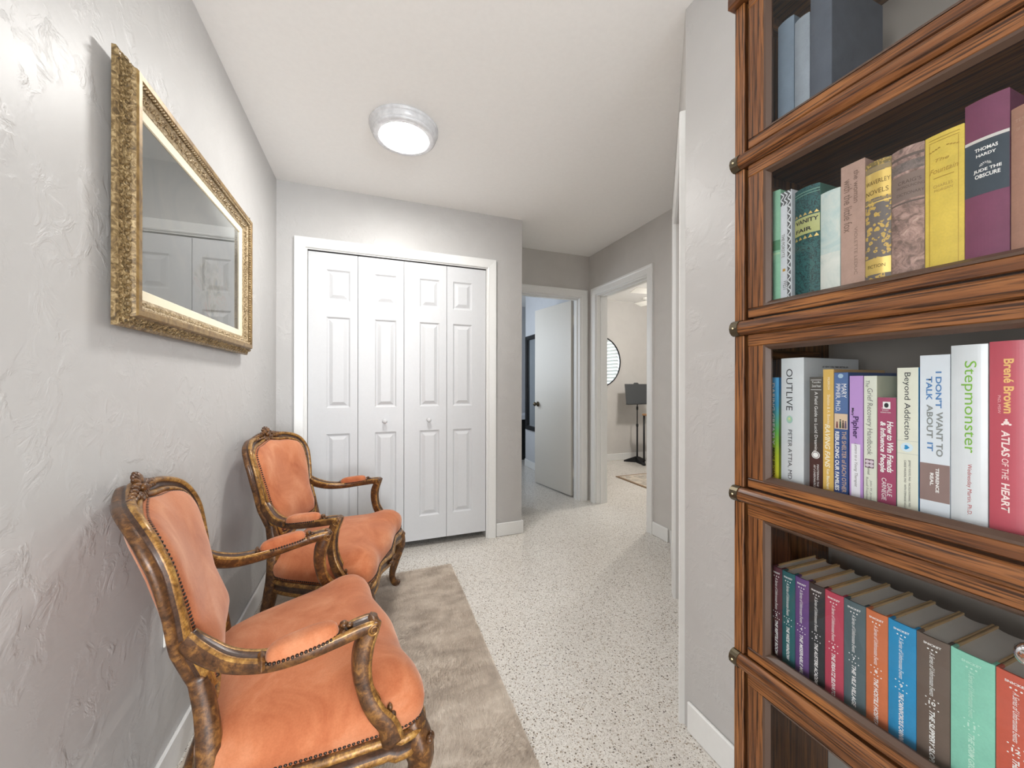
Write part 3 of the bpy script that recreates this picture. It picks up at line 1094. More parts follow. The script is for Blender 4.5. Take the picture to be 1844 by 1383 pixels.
    # --- front rail carving
    bm = bmesh.new()
    for k in range(9):
        u = (k - 4) * 0.013
        blob(bm, (0.290, u, 0.300 + 0.006 * math.cos(k * 1.3)), (0.006, 0.008, 0.011 - 0.0012 * abs(k - 4)), Matrix.Rotation((k - 4) * 0.25, 4, 'X'), 1)
    for k in range(3):
        blob(bm, (0.291, 0, 0.286 - 0.008 * k), (0.006, 0.007 - 0.001 * k, 0.007), None, 1)
    from_bm('rail_carving', bm, M['chair_wood'], root, True)
    # --- front cabriole legs
    for s in (-1, 1):
        pth = catmull([(0.236, s * 0.300, 0.335), (0.252, s * 0.316, 0.285), (0.258, s * 0.322, 0.235), (0.240, s * 0.306, 0.160), (0.224, s * 0.290, 0.085), (0.230, s * 0.296, 0.042), (0.246, s * 0.310, ZR)], 5)
        w = np.interp(np.linspace(0, 1, len(pth)), [0, 0.2, 0.35, 0.68, 0.85, 1], [0.060, 0.066, 0.054, 0.029, 0.032, 0.046])
        lg = sweep_obj('front_leg', pth, sq, [(0.7, 0.7 * s, 0)] * len(pth), mats, root, False, w)
        bm = bmesh.new()
        for k in range(5):
            a = (k - 2) * 0.5
            blob(bm, (0.276 + 0.004 * math.cos(a) - 0.010 * abs(math.sin(a)), s * (0.334 + 0.014 * math.sin(a)), 0.292 - 0.012 * math.cos(a) + 0.012), (0.009, 0.009, 0.013), Matrix.Rotation(a, 4, 'X'), 2)
        for k in range(3):
            blob(bm, (0.275 - 0.002 * k, s * 0.335, 0.272 - 0.013 * k), (0.008 - 0.0014 * k, 0.008, 0.009), None, 1)
        from_bm('knee_carving', bm, M['chair_wood'], lg, True)
    # --- arms
    ap = [(0.5, -0.30), (0.5, 0.14), (0.42, 0.30), (0.26, 0.26), (0.17, 0.20), (-0.17, 0.20), (-0.26, 0.26), (-0.42, 0.30), (-0.5, 0.14), (-0.5, -0.30), (-0.30, -0.46), (0.30, -0.46)]
    am = [0, 1, 1, 2, 2, 2, 1, 1, 0, 0, 0, 0]
    for s in (-1, 1):
        pth = catmull([(-0.190, s * 0.214, 0.652), (-0.166, s * 0.230, 0.630), (-0.120, s * 0.262, 0.606), (-0.060, s * 0.290, 0.596), (0.005, s * 0.306, 0.598), (0.070, s * 0.312, 0.606), (0.120, s * 0.313, 0.612), (0.150, s * 0.313, 0.612)], 6)
        f = np.linspace(0, 1, len(pth))
        ww = np.interp(f, [0, 0.2, 0.5, 0.8, 1], [0.030, 0.036, 0.042, 0.042, 0.046])
        hh = np.interp(f, [0, 0.15, 0.35, 0.6, 0.85, 1], [0.046, 0.052, 0.044, 0.038, 0.040, 0.038])
        ups = [(-0.0, s * 1.0, 0)] * len(pth)
        t0 = pth[1] - pth[0]
        sgz = 1 if np.cross(t0, np.array((0, s * 1.0, 0)))[2] > 0 else -1
        arm = sweep_obj('arm', pth, [(a, c * sgz) for a, c in ap], ups, mats, root, False, list(zip(ww, hh)), am)
        # S-curved arm support
        pp = catmull([(0.154, s * 0.313, 0.620), (0.140, s * 0.313, 0.594), (0.128, s * 0.314, 0.560), (0.124, s * 0.316, 0.515), (0.132, s * 0.319, 0.465), (0.152, s * 0.325, 0.420), (0.176, s * 0.329, 0.384), (0.190, s * 0.330, 0.340)], 6)
        f = np.linspace(0, 1, len(pp))
        ww = np.interp(f, [0, 0.15, 0.45, 0.8, 1], [0.044, 0.044, 0.040, 0.046, 0.052])
        dd = np.interp(f, [0, 0.12, 0.3, 0.55, 0.85, 1], [0.026, 0.044, 0.052, 0.046, 0.056, 0.066])
        t0 = pp[8] - pp[7]
        sgx = 1 if np.cross(t0, np.array((0, s * 1.0, 0)))[0] > 0 else -1
        sup = sweep_obj('arm_support', pp, [(a, c * sgx) for a, c in ap], [(0, s * 1.0, 0)] * len(pp), mats, root, False, list(zip(ww, dd)), am)
        bm = bmesh.new()
        blob(bm, (0.186, s * 0.332, 0.392), (0.009, 0.010, 0.012), None, 2)
        blob(bm, (0.180, s * 0.332, 0.410), (0.006, 0.007, 0.010), None, 2)
        from_bm('support_carving', bm, M['chair_wood'], sup, True)
        # scroll volutes at the knuckle
        for o2 in (-1, 1):
            sp = []
            for k in range(26):
                a = k / 25 * 3.3 * PI
                r = 0.0135 * (1 - 0.72 * k / 25)
                sp.append((0.143 + r * math.cos(a + 1.1), s * 0.313 + o2 * 0.0205, 0.604 + r * math.sin(a + 1.1)))
            sweep_obj('volute', sp, [(0.0030 * math.cos(q * PI / 3), 0.0030 * math.sin(q * PI / 3)) for q in range(6)], [(0, 1, 0)] * 26, M['gilt'], arm)
        # upholstered pad with its nails
        ctr = np.array((0.006, s * 0.305, 0.604))
        L, Wd = 0.066, 0.0235
        ring = []
        for k in range(40):
            a = 2 * PI * k / 40
            ca, sa = math.cos(a), math.sin(a)
            ring.append((L * math.copysign(abs(ca) ** 0.7, ca), Wd * math.copysign(abs(sa) ** 0.7, sa)))
        ring = np.array(ring)

        def fp(p, lv):
            return (ctr[0] + p[0], ctr[1] + p[1] + 0.06 * p[0] * s, ctr[2] + lv + 0.10 * p[0])
        pad = dome('arm_pad', ring, fp, [(1.0, 0.000), (1.03, 0.010), (0.99, 0.020), (0.90, 0.027), (0.72, 0.031), (0.4, 0.033), (0.1, 0.0335)], M['velvet'], root)
        nails('arm_nail_trim', [fp(p * 1.05, 0.004) for p in resample(ring, 0.0075, True)], 0.0040, M['nail'], arm)
        box('pad_block', (ctr[0] - L - 0.014, ctr[1] - 0.021 - 0.006 * s, ctr[2] - 0.016), (ctr[0] - L - 0.002, ctr[1] + 0.021 - 0.006 * s, ctr[2] + 0.010), M['chair_wood'], arm, 0.005)
        box('pad_block', (ctr[0] + L + 0.002, ctr[1] - 0.020 + 0.005 * s, ctr[2] - 0.008), (ctr[0] + L + 0.016, ctr[1] + 0.020 + 0.005 * s, ctr[2] + 0.018), M['chair_wood'], arm, 0.005)
        bm = bmesh.new()
        blob(bm, (ctr[0] + L + 0.012, ctr[1] + 0.006 * s, ctr[2] + 0.024), (0.009, 0.010, 0.007), None, 2)
        blob(bm, (ctr[0] + L + 0.024, ctr[1] + 0.006 * s, ctr[2] + 0.018), (0.008, 0.007, 0.005), None, 2)
        from_bm('arm_rosette', bm, M['chair_wood'], arm, True)
    return root


def copy_tree(o, parent=None):
    c = o.copy()
    COL.objects.link(c)
    if parent is not None:
        c.parent = parent
    for ch in list(o.children):
        copy_tree(ch, c)
    return c


chair_a = make_armchair()
chair_b = copy_tree(chair_a)
chair_a.location = (-0.185, 2.005, 0)
chair_a.rotation_euler = (0, 0, -0.265)
chair_b.location = (-0.217, 1.189, 0)
chair_b.rotation_euler = (0, 0, 0.251)
tag(chair_a, 'peach velvet carved armchair beside the white closet doors', 'armchair', 'carved peach velvet armchairs')
tag(chair_b, 'peach velvet carved armchair below the gold-framed picture, nearer the viewer', 'armchair', 'carved peach velvet armchairs')

# ------------------------------------------------------------------ fur rug
RX0, RX1, RY0, RY1 = -0.545, 0.478, 0.25, 2.385
rug = tag(empty('fur_rug', ((RX0 + RX1) / 2, (RY0 + RY1) / 2, 0)), 'taupe faux fur rug lying under the two armchairs', 'rug')
nx, ny = 90, 180
gx = np.linspace(RX0, RX1, nx)
gy = np.linspace(RY0, RY1, ny)
XX, YY = np.meshgrid(gx, gy, indexing='ij')


def fbm(x, y, seed=0):
    r = np.random.default_rng(seed)
    z = np.zeros_like(x)
    for o_ in range(5):
        f = 5.0 * 1.9 ** o_
        for q in range(4):
            a = r.uniform(0, 2 * PI)
            z += np.sin((x * np.cos(a) + y * np.sin(a)) * f * 2 + r.uniform(0, 6.28)) / (1.6 ** o_) / 4
    return z


def edge_d(x, y):
    return np.minimum(np.minimum(x - RX0, RX1 - x), np.minimum(y - RY0, RY1 - y))


hz = 0.010 + 0.0022 * fbm(XX, YY, 3)
hz = hz * np.clip(edge_d(XX, YY) / 0.02, 0.15, 1)
cx_, cy_ = rug.location.x, rug.location.y
vs = np.stack([XX - cx_, YY - cy_, hz], -1).reshape(-1, 3)
fs = [(i * ny + j, (i + 1) * ny + j, (i + 1) * ny + j + 1, i * ny + j + 1) for i in range(nx - 1) for j in range(ny - 1)]


def mat_fur(name, dark, mid, light):
    t = NT(name)
    v = t.coords((1, 2.2, 1))
    n1 = t.noise(v, 6, 5, 0.65, 0.8)
    n2 = t.noise(t.coords(), 190, 3, 0.6)
    c = t.ramp(n1.outputs[0], [(0.3, s2l(dark)), (0.5, s2l(mid)), (0.7, s2l(light))])
    c = t.mix(0.5, c, t.ramp(n2.outputs[0], [(0.3, (0.78, 0.76, 0.74)), (0.65, (1, 1, 1))]), 'MULTIPLY')
    t.base(c)
    t.p(Roughness=0.9, Sheen__Weight=0.3, Specular__IOR__Level=0.15)
    return t.m


M['fur'] = mat_fur('rug_fur', (172, 158, 144), (198, 184, 169), (217, 205, 191))
pyd('backing', vs, fs, M['fur'], rug, True)
NB = 150000
bx = rng.uniform(RX0 + 0.004, RX1 - 0.004, NB)
by = RY0 + 0.004 + (RY1 - RY0 - 0.008) * rng.uniform(0, 1, NB) ** 0.8
ang = 1.5 * fbm(bx, by * 1.4, 5) + 0.9 + rng.normal(0, 0.35, NB)
lean = 0.55 + 0.25 * fbm(bx, by, 8) + rng.normal(0, 0.12, NB)
ln = rng.uniform(0.013, 0.021, NB)
e_ = np.clip(edge_d(bx, by) / 0.02, 0.2, 1)
bz = (0.010 + 0.0022 * fbm(bx, by, 3)) * e_ - 0.002
ox_, oy_ = np.cos(ang) * np.clip(lean, 0.1, 0.95) * ln, np.sin(ang) * np.clip(lean, 0.1, 0.95) * ln
oz_ = ln * np.sqrt(1 - np.clip(lean, 0.1, 0.95) ** 2) * 0.75
wx, wy = -np.sin(ang) * 0.0011, np.cos(ang) * 0.0011
bx0, by0 = bx - cx_, by - cy_
v0 = np.stack([bx0 + wx, by0 + wy, bz], -1)
v1 = np.stack([bx0 - wx, by0 - wy, bz], -1)
v2 = np.stack([bx0 + ox_, by0 + oy_, bz + oz_], -1)
allv = np.stack([v0, v1, v2], 1).reshape(-1, 3)
me = bpy.data.meshes.new('pile')
me.vertices.add(NB * 3)
me.vertices.foreach_set('co', allv.ravel())
me.loops.add(NB * 3)
me.loops.foreach_set('vertex_index', np.arange(NB * 3, dtype=np.int32))
me.polygons.add(NB)
me.polygons.foreach_set('loop_start', np.arange(0, NB * 3, 3, dtype=np.int32))
me.update()
tag(link('pile', me, rug, M['fur']), kind='stuff')

# ------------------------------------------------------------------ stacked oak bookcase with glass doors
BX = 0.7116                      # door face plane
BYL, BYR = 0.5727, -0.290        # far and near ends
BARZ = [1.618, 1.2765, 0.935, 0.5935, 0.252]
case_names = ['topmost glass-door oak bookcase unit, holding a few grey books',
              'glass-door oak bookcase unit holding old clothbound books',
              'glass-door oak bookcase unit holding white, purple and red paperbacks',
              'glass-door oak bookcase unit holding a matching row of numbered novels',
              'lowest glass-door oak bookcase unit, standing empty']
KNOBS = [0.184, -0.02]


def halfround(r, n=8, z0=0):
    return [(r * math.cos(a), r * math.sin(a)) for a in np.linspace(-PI / 2, PI / 2, n)]


def make_section(i):
    lo = BARZ[i]
    hi = (BARZ[i - 1] if i > 0 else 1.9595)
    root = tag(empty('bookcase_unit', (BX + 0.14, (BYL + BYR) / 2, lo - 0.0145)), case_names[i], 'bookcase', 'stacked oak bookcase units')
    inv = -Vector(root.location)

    def put(o):
        o.data.transform(Matrix.Translation(inv))
        o.parent = root
        return o

    def sub(o, par):
        o.data.transform(Matrix.Translation(inv))
        o.parent = par
        return o
    z0, z1 = lo + 0.0147, hi - 0.0148
    put(box('side_panel', (BX, 0.5513, z0), (0.985, BYL, z1), M['oak_v'], None, 0.002))
    put(box('side_panel', (BX, BYR, z0), (0.985, BYR + 0.0214, z1), M['oak_v'], None, 0.002))
    put(box('back_panel', (0.985, BYR, z0), (0.996, BYL, z1), M['case_dark']))
    put(box('shelf_board', (BX + 0.006, BYR, lo - 0.0145), (0.985, BYL, lo + 0.0145), M['oak_h']))
    put(box('shelf_liner', (BX + 0.019, BYR + 0.022, lo + 0.0147), (0.984, 0.551, lo + 0.0270), M['case_dark']))
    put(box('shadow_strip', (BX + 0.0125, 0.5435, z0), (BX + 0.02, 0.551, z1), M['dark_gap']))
    put(box('door_guide', (BX + 0.03, 0.538, hi - 0.062), (0.93, 0.5512, hi - 0.044), M['oak_d'], None, 0.002))
    # rounded band moulding across the front, with metal straps at its ends
    prof = [(-0.0145, 0.006), (-0.0145, -0.002), (-0.012, -0.007), (-0.007, -0.0110), (0, -0.0125), (0.007, -0.0110), (0.012, -0.007), (0.0145, -0.002), (0.0145, 0.006)]
    vs, fs = [], []
    for y in (BYL - 0.002, BYR + 0.002):
        for (dz, dx) in prof:
            vs.append((BX + dx, y, lo + dz))
    k = len(prof)
    for j in range(k):
        fs.append((j, (j + 1) % k, k + (j + 1) % k, k + j))
    fs += [tuple(range(k)), tuple(range(2 * k - 1, k - 1, -1))]
    bm = bmesh.new()
    bv = [bm.verts.new(v) for v in vs]
    for f in fs:
        bm.faces.new([bv[q] for q in f])
    put(from_bm('band_moulding', bm, M['oak_h'], None, False))
    for (ya, yb) in ((BYL - 0.016, BYL + 0.0005), (BYR - 0.0005, BYR + 0.016)):
        vs = []
        for y in (ya, yb):
            for (dz, dx) in prof:
                vs.append((BX + dx * 1.10 - 0.0008, y, lo + dz * 1.08))
        bm = bmesh.new()
        bv = [bm.verts.new(v) for v in vs]
        for f in fs:
            bm.faces.new([bv[q] for q in f])
        st = put(from_bm('metal_strap', bm, M['old_brass'], None, False))
        lathe('strap_pin', [(0.0022, 0.0), (0.0018, -0.0012), (0.0001, -0.0018)], M['brass_pin'], None, 10, True, (BX - 0.0145, (ya + yb) / 2, lo), 'X')
        pin = bpy.context.scene.collection.objects[-1]
        sub(pin, st)
    # lift-up glass door
    yl, yr = 0.5429, BYR + 0.0300
    dz0, dz1 = lo + 0.0185, hi - 0.0150
    ol, orr, ob, ot_ = yl - 0.0322, yr + 0.0322, dz0 + 0.0190, dz1 - 0.0235
    dr = empty('glass_door')
    dr.parent = root
    sub(box('door_rail', (BX, yr, ot_), (BX + 0.018, yl, dz1), M['oak_h'], None, 0.0018), dr)['label'] = 'top rail of the glass door'
    sub(box('door_rail', (BX, yr, dz0), (BX + 0.018, yl, ob), M['oak_h'], None, 0.0018), dr)['label'] = 'bottom rail of the glass door'
    for (a, b) in ((ol, yl), (yr, orr)):
        sub(box('door_stile', (BX + 0.0006, a, ob), (BX + 0.018, b, ot_), M['oak_v'], None, 0.0012), dr)
    sub(miter('glazing_bead', [(BX, ol, ob), (BX, orr, ob), (BX, orr, ot_), (BX, ol, ot_)], [(0, 0.0), (-0.004, -0.001), (-0.0095, -0.009), (-0.0095, -0.013), (0, -0.013)],
              (BX, (ol + orr) / 2, (ob + ot_) / 2), (-1, 0, 0), M['bead_wood'], None, True), dr)
    sub(pyd('glass_pane', [(BX + 0.0105, ol - 0.004, ob + 0.004), (BX + 0.0105, orr + 0.004, ob + 0.004), (BX + 0.0105, orr + 0.004, ot_ - 0.004), (BX + 0.0105, ol - 0.004, ot_ - 0.004)], [(0, 1, 2, 3)], M['glass']), dr)
    for ky in KNOBS:
        if i == 0 or i > 2:
            kz = ot_ - 0.0325
            sub(box('knob_plate', (BX - 0.0022, ky - 0.008, kz - 0.010), (BX - 0.0004, ky + 0.008, ot_ + 0.012), M['chrome'], None, 0.0006), dr)
            kb = lathe('knob', [(0.0001, -0.046), (0.007, -0.0455), (0.0115, -0.041), (0.0135, -0.035), (0.0115, -0.029), (0.006, -0.026), (0.0045, -0.018), (0.0055, -0.006), (0.010, -0.002), (0.010, 0.004)],
                       M['chrome'], None, 28, True, (BX, ky, kz), 'X')
            sub(kb, dr)['label'] = 'chrome knob'
    if i == 0:
        put(box('top_board', (BX - 0.014, BYR - 0.008, hi - 0.0146), (0.996, BYL + 0.008, hi + 0.012), M['oak_h'], None, 0.004))
    return root


for i in range(5):
    make_section(i)
bs = tag(empty('bookcase_plinth', (BX + 0.14, (BYL + BYR) / 2, 0)), 'oak plinth carrying the stacked glass-door bookcase', 'bookcase plinth')
for (nm, lo_, hi_) in (('front_board', (BX - 0.004, BYR, 0.06), (BX + 0.02, BYL, 0.237)), ('side_board', (BX + 0.02, BYL - 0.022, 0.06), (0.99, BYL, 0.237)), ('side_board', (BX + 0.02, BYR, 0.06), (0.99, BYR + 0.022, 0.237)),
                       ('foot', (BX, BYL - 0.06, 0.0), (BX + 0.06, BYL, 0.06)), ('foot', (BX, BYR, 0.0), (BX + 0.06, BYR + 0.06, 0.06)), ('foot', (0.93, BYL - 0.06, 0.0), (0.99, BYL, 0.06)), ('foot', (0.93, BYR, 0.0), (0.99, BYR + 0.06, 0.06))):
    q = box(nm, lo_, hi_, M['oak_h'], None, 0.003)
    q.data.transform(Matrix.Translation(-Vector(bs.location)))
    q.parent = bs

# ------------------------------------------------------------------ books
XS = 0.7446
SHELF = {0: 1.618 + 0.0270, 1: 1.2765 + 0.0270, 2: 0.935 + 0.0270, 3: 0.5935 + 0.0270}
INK = {'grey': (120, 118, 114), 'ink': (34, 34, 40), 'taupe': (122, 96, 84), 'taupe2': (138, 112, 100), 'bronze': (98, 72, 30), 'umber': (92, 74, 68), 'gold': (176, 140, 54),
       'gold2': (182, 152, 74), 'white': (244, 243, 240), 'tan': (184, 152, 132), 'char': (48, 50, 54), 'cream': (246, 236, 206), 'tanl': (222, 188, 150), 'plum': (70, 40, 92),
       'blue': (84, 132, 184), 'gray2': (138, 142, 140), 'green': (126, 184, 62), 'red': (176, 64, 62), 'peach': (244, 196, 122), 'pinkl': (240, 190, 190), 'pinkw': (252, 232, 226), 'mint': (196, 232, 214)}
TEXTS = []


def ink(k):
    return plain(INK[k], 0.55, 0, 0.4, 'ink_' + k)


def letter(root, txt, x, zdn, L, Ht, rot, col, shear=0.0, bold=0, bulge=(0, 1), name='spine_lettering'):
    """queue lettering on a spine; x from the left edge, zdn below the top of the book"""
    TEXTS.append((root, txt, x, zdn, L, Ht, rot, col, shear, bold, bulge, name))


def flush_texts():
    obs = []
    for tx in TEXTS:
        cu = bpy.data.curves.new('txt', 'FONT')
        cu.body = tx[1]
        cu.size = 1.0
        cu.shear = tx[8]
        cu.resolution_u = 3
        if tx[9]:
            cu.offset = 0.026
        ob = bpy.data.objects.new('txt', cu)
        COL.objects.link(ob)
        obs.append(ob)
    bpy.context.view_layer.update()
    dg = bpy.context.evaluated_depsgraph_get()
    for ob, (root, txt, x, zdn, L, Ht, rot, col, shear, bold, (bl, w), name) in zip(obs, TEXTS):
        me = bpy.data.meshes.new_from_object(ob.evaluated_get(dg))
        n = len(me.vertices)
        co = np.zeros(n * 3)
        me.vertices.foreach_get('co', co)
        co = co.reshape(-1, 3)
        mn, mx = co.min(0), co.max(0)
        u = (co[:, 0] - (mn[0] + mx[0]) / 2) / max(1e-6, mx[0] - mn[0]) * L
        v = (co[:, 1] - (mn[1] + mx[1]) / 2) / max(1e-6, mx[1] - mn[1]) * Ht
        h = root['h']
        if rot == 'side':
            me.vertices.foreach_set('co', np.stack([np.full(n, w + 0.0004), x + u, h - zdn + v], -1).ravel())
            me.materials.clear()
            me.update()
            link(name, me, root, ink(col))
            continue
        if rot == 'h':
            px, pz = x + u, h - zdn + v
        else:
            px, pz = x + v, h - zdn - u
        q = 2 * px / w - 1
        py = -bl * (1 - np.clip(q * q, 0, 1)) - 0.0006
        me.vertices.foreach_set('co', np.stack([px, py, pz], -1).ravel())
        me.materials.clear()
        me.update()
        link(name, me, root, ink(col))
    for ob in obs:
        cu = ob.data
        bpy.data.objects.remove(ob, do_unlink=True)
        bpy.data.curves.remove(cu)


def arc_y(x, w, b):
    q = 2 * x / w - 1
    return -b * (1 - q * q)


def band(root, z0dn, z1dn, mat, w, b=0.0, x0=0.0, x1=None, name='spine_label', proud=0.0003):
    """thin label or stripe lying on the spine, z measured down from the top"""
    h = root['h']
    x1 = w if x1 is None else x1
    n = 9 if b > 0 else 2
    xs = np.linspace(x0, x1, n)
    vs, fs = [], []
    for x in xs:
        y = arc_y(x, w, b) - proud
        vs += [(x, y, h - z1dn), (x, y, h - z0dn)]
    for k in range(n - 1):
        fs.append((2 * k, 2 * k + 2, 2 * k + 3, 2 * k + 1))
    return pyd(name, vs, fs, mat, root, b > 0)


def cloth(name, rgb, rough=0.75, mott=0.10, weave=420.0):
    t = NT(name)
    c = s2l(rgb)
    n1 = t.noise(t.coords(), 28, 4, 0.6)
    n2 = t.noise(t.coords(), weave, 2, 0.5)
    a = t.ramp(n1.outputs[0], [(0.3, tuple(x * (1 - mott) for x in c)), (0.7, tuple(min(1, x * (1 + mott)) for x in c))])
    t.base(t.mix(0.25, a, t.ramp(n2.outputs[0], [(0.3, (0.75, 0.75, 0.75)), (0.65, (1, 1, 1))]), 'MULTIPLY'))
    t.bump(n2.outputs[0], 0.1, 0.0005)
    t.p(Roughness=rough, Specular__IOR__Level=0.3)
    return t.m


def glossy(rgb, rough=0.28):
    return plain(rgb, rough, 0, 0.5)


PAGES = plain((214, 206, 190), 0.85, 0, 0.2, 'paper_edges')
PAGES_W = plain((226, 222, 212), 0.85, 0, 0.2, 'paper_edges_white')


def make_book(label, shelf, yl, w, top, smat, cmat=None, pages=None, bulge=0.0, depth=0.15, hard=True, wrap=None, group=None, xs=XS):
    base = SHELF[shelf]
    root = tag(empty('book', (xs, yl, base), -PI / 2), label, 'book', group)
    h = top - base
    root['h'] = h
    w = w - 0.0006
    root['w'] = w
    cmat = cmat or smat
    bt = 0.0028 if hard else 0.0006
    ov = 0.0030 if hard else 0.0
    n = 13
    xs_ = np.linspace(0, w, n)
    # spine
    bm = bmesh.new()
    outer, inner = [], []
    th = max(bt, 0.0010)
    for x in xs_:
        y = arc_y(x, w, bulge)
        outer.append((x, y))
        inner.append((min(max(x, th), w - th), y + th))
    loops = []
    for z in (0.0, h):
        loops.append([bm.verts.new((x, y, z)) for (x, y) in outer] + [bm.verts.new((x, y + (0.006 if k in (0, n - 1) else 0), z)) for k, (x, y) in reversed(list(enumerate(inner)))])
    m = len(loops[0])
    for j in range(m):
        j2 = (j + 1) % m
        try:
            bm.faces.new((loops[0][j], loops[0][j2], loops[1][j2], loops[1][j]))
        except ValueError:
            pass
    for lp in loops:
        for j in range(n - 1):
            try:
                bm.faces.new((lp[j], lp[j + 1], lp[m - 2 - j], lp[m - 1 - j]))
            except ValueError:
                pass
    sp = from_bm('spine', bm, smat, root)
    for x0 in (0.0, w - bt):
        box('cover_board', (x0, 0.0004, 0.0), (x0 + bt, depth, h), cmat, root, 0.0005 if hard else 0)
        if wrap is not None:
            box('cloth_corner', (x0 - 0.0002, 0.0002, -0.0002 if False else 0.0), (x0 + bt + 0.0002, wrap, h + 0.0004), smat, root, 0.0004)
    # page block with a hollow fore-edge
    y0, y1 = 0.0015, depth - ov
    xa, xb_ = bt, w - bt
    bm = bmesh.new()
    ring = []
    nx_ = 7
    for z in (ov, h - ov):
        r = [bm.verts.new((x, y0 + 0.5 * (arc_y(x, w, bulge)), z)) for x in np.linspace(xa, xb_, nx_)]
        r += [bm.verts.new((x, y1 - (0.006 * (1 - (2 * (x - xa) / (xb_ - xa) - 1) ** 2) if hard else 0), z)) for x in np.linspace(xb_, xa, nx_)]
        ring.append(r)
    m = len(ring[0])
    for j in range(m):
        j2 = (j + 1) % m
        bm.faces.new((ring[0][j], ring[0][j2], ring[1][j2], ring[1][j]))
    for r in ring:
        for j in range(nx_ - 1):
            bm.faces.new((r[j], r[j + 1], r[m - 2 - j], r[m - 1 - j]))
    from_bm('page_block', bm, pages or PAGES, root)
    return root


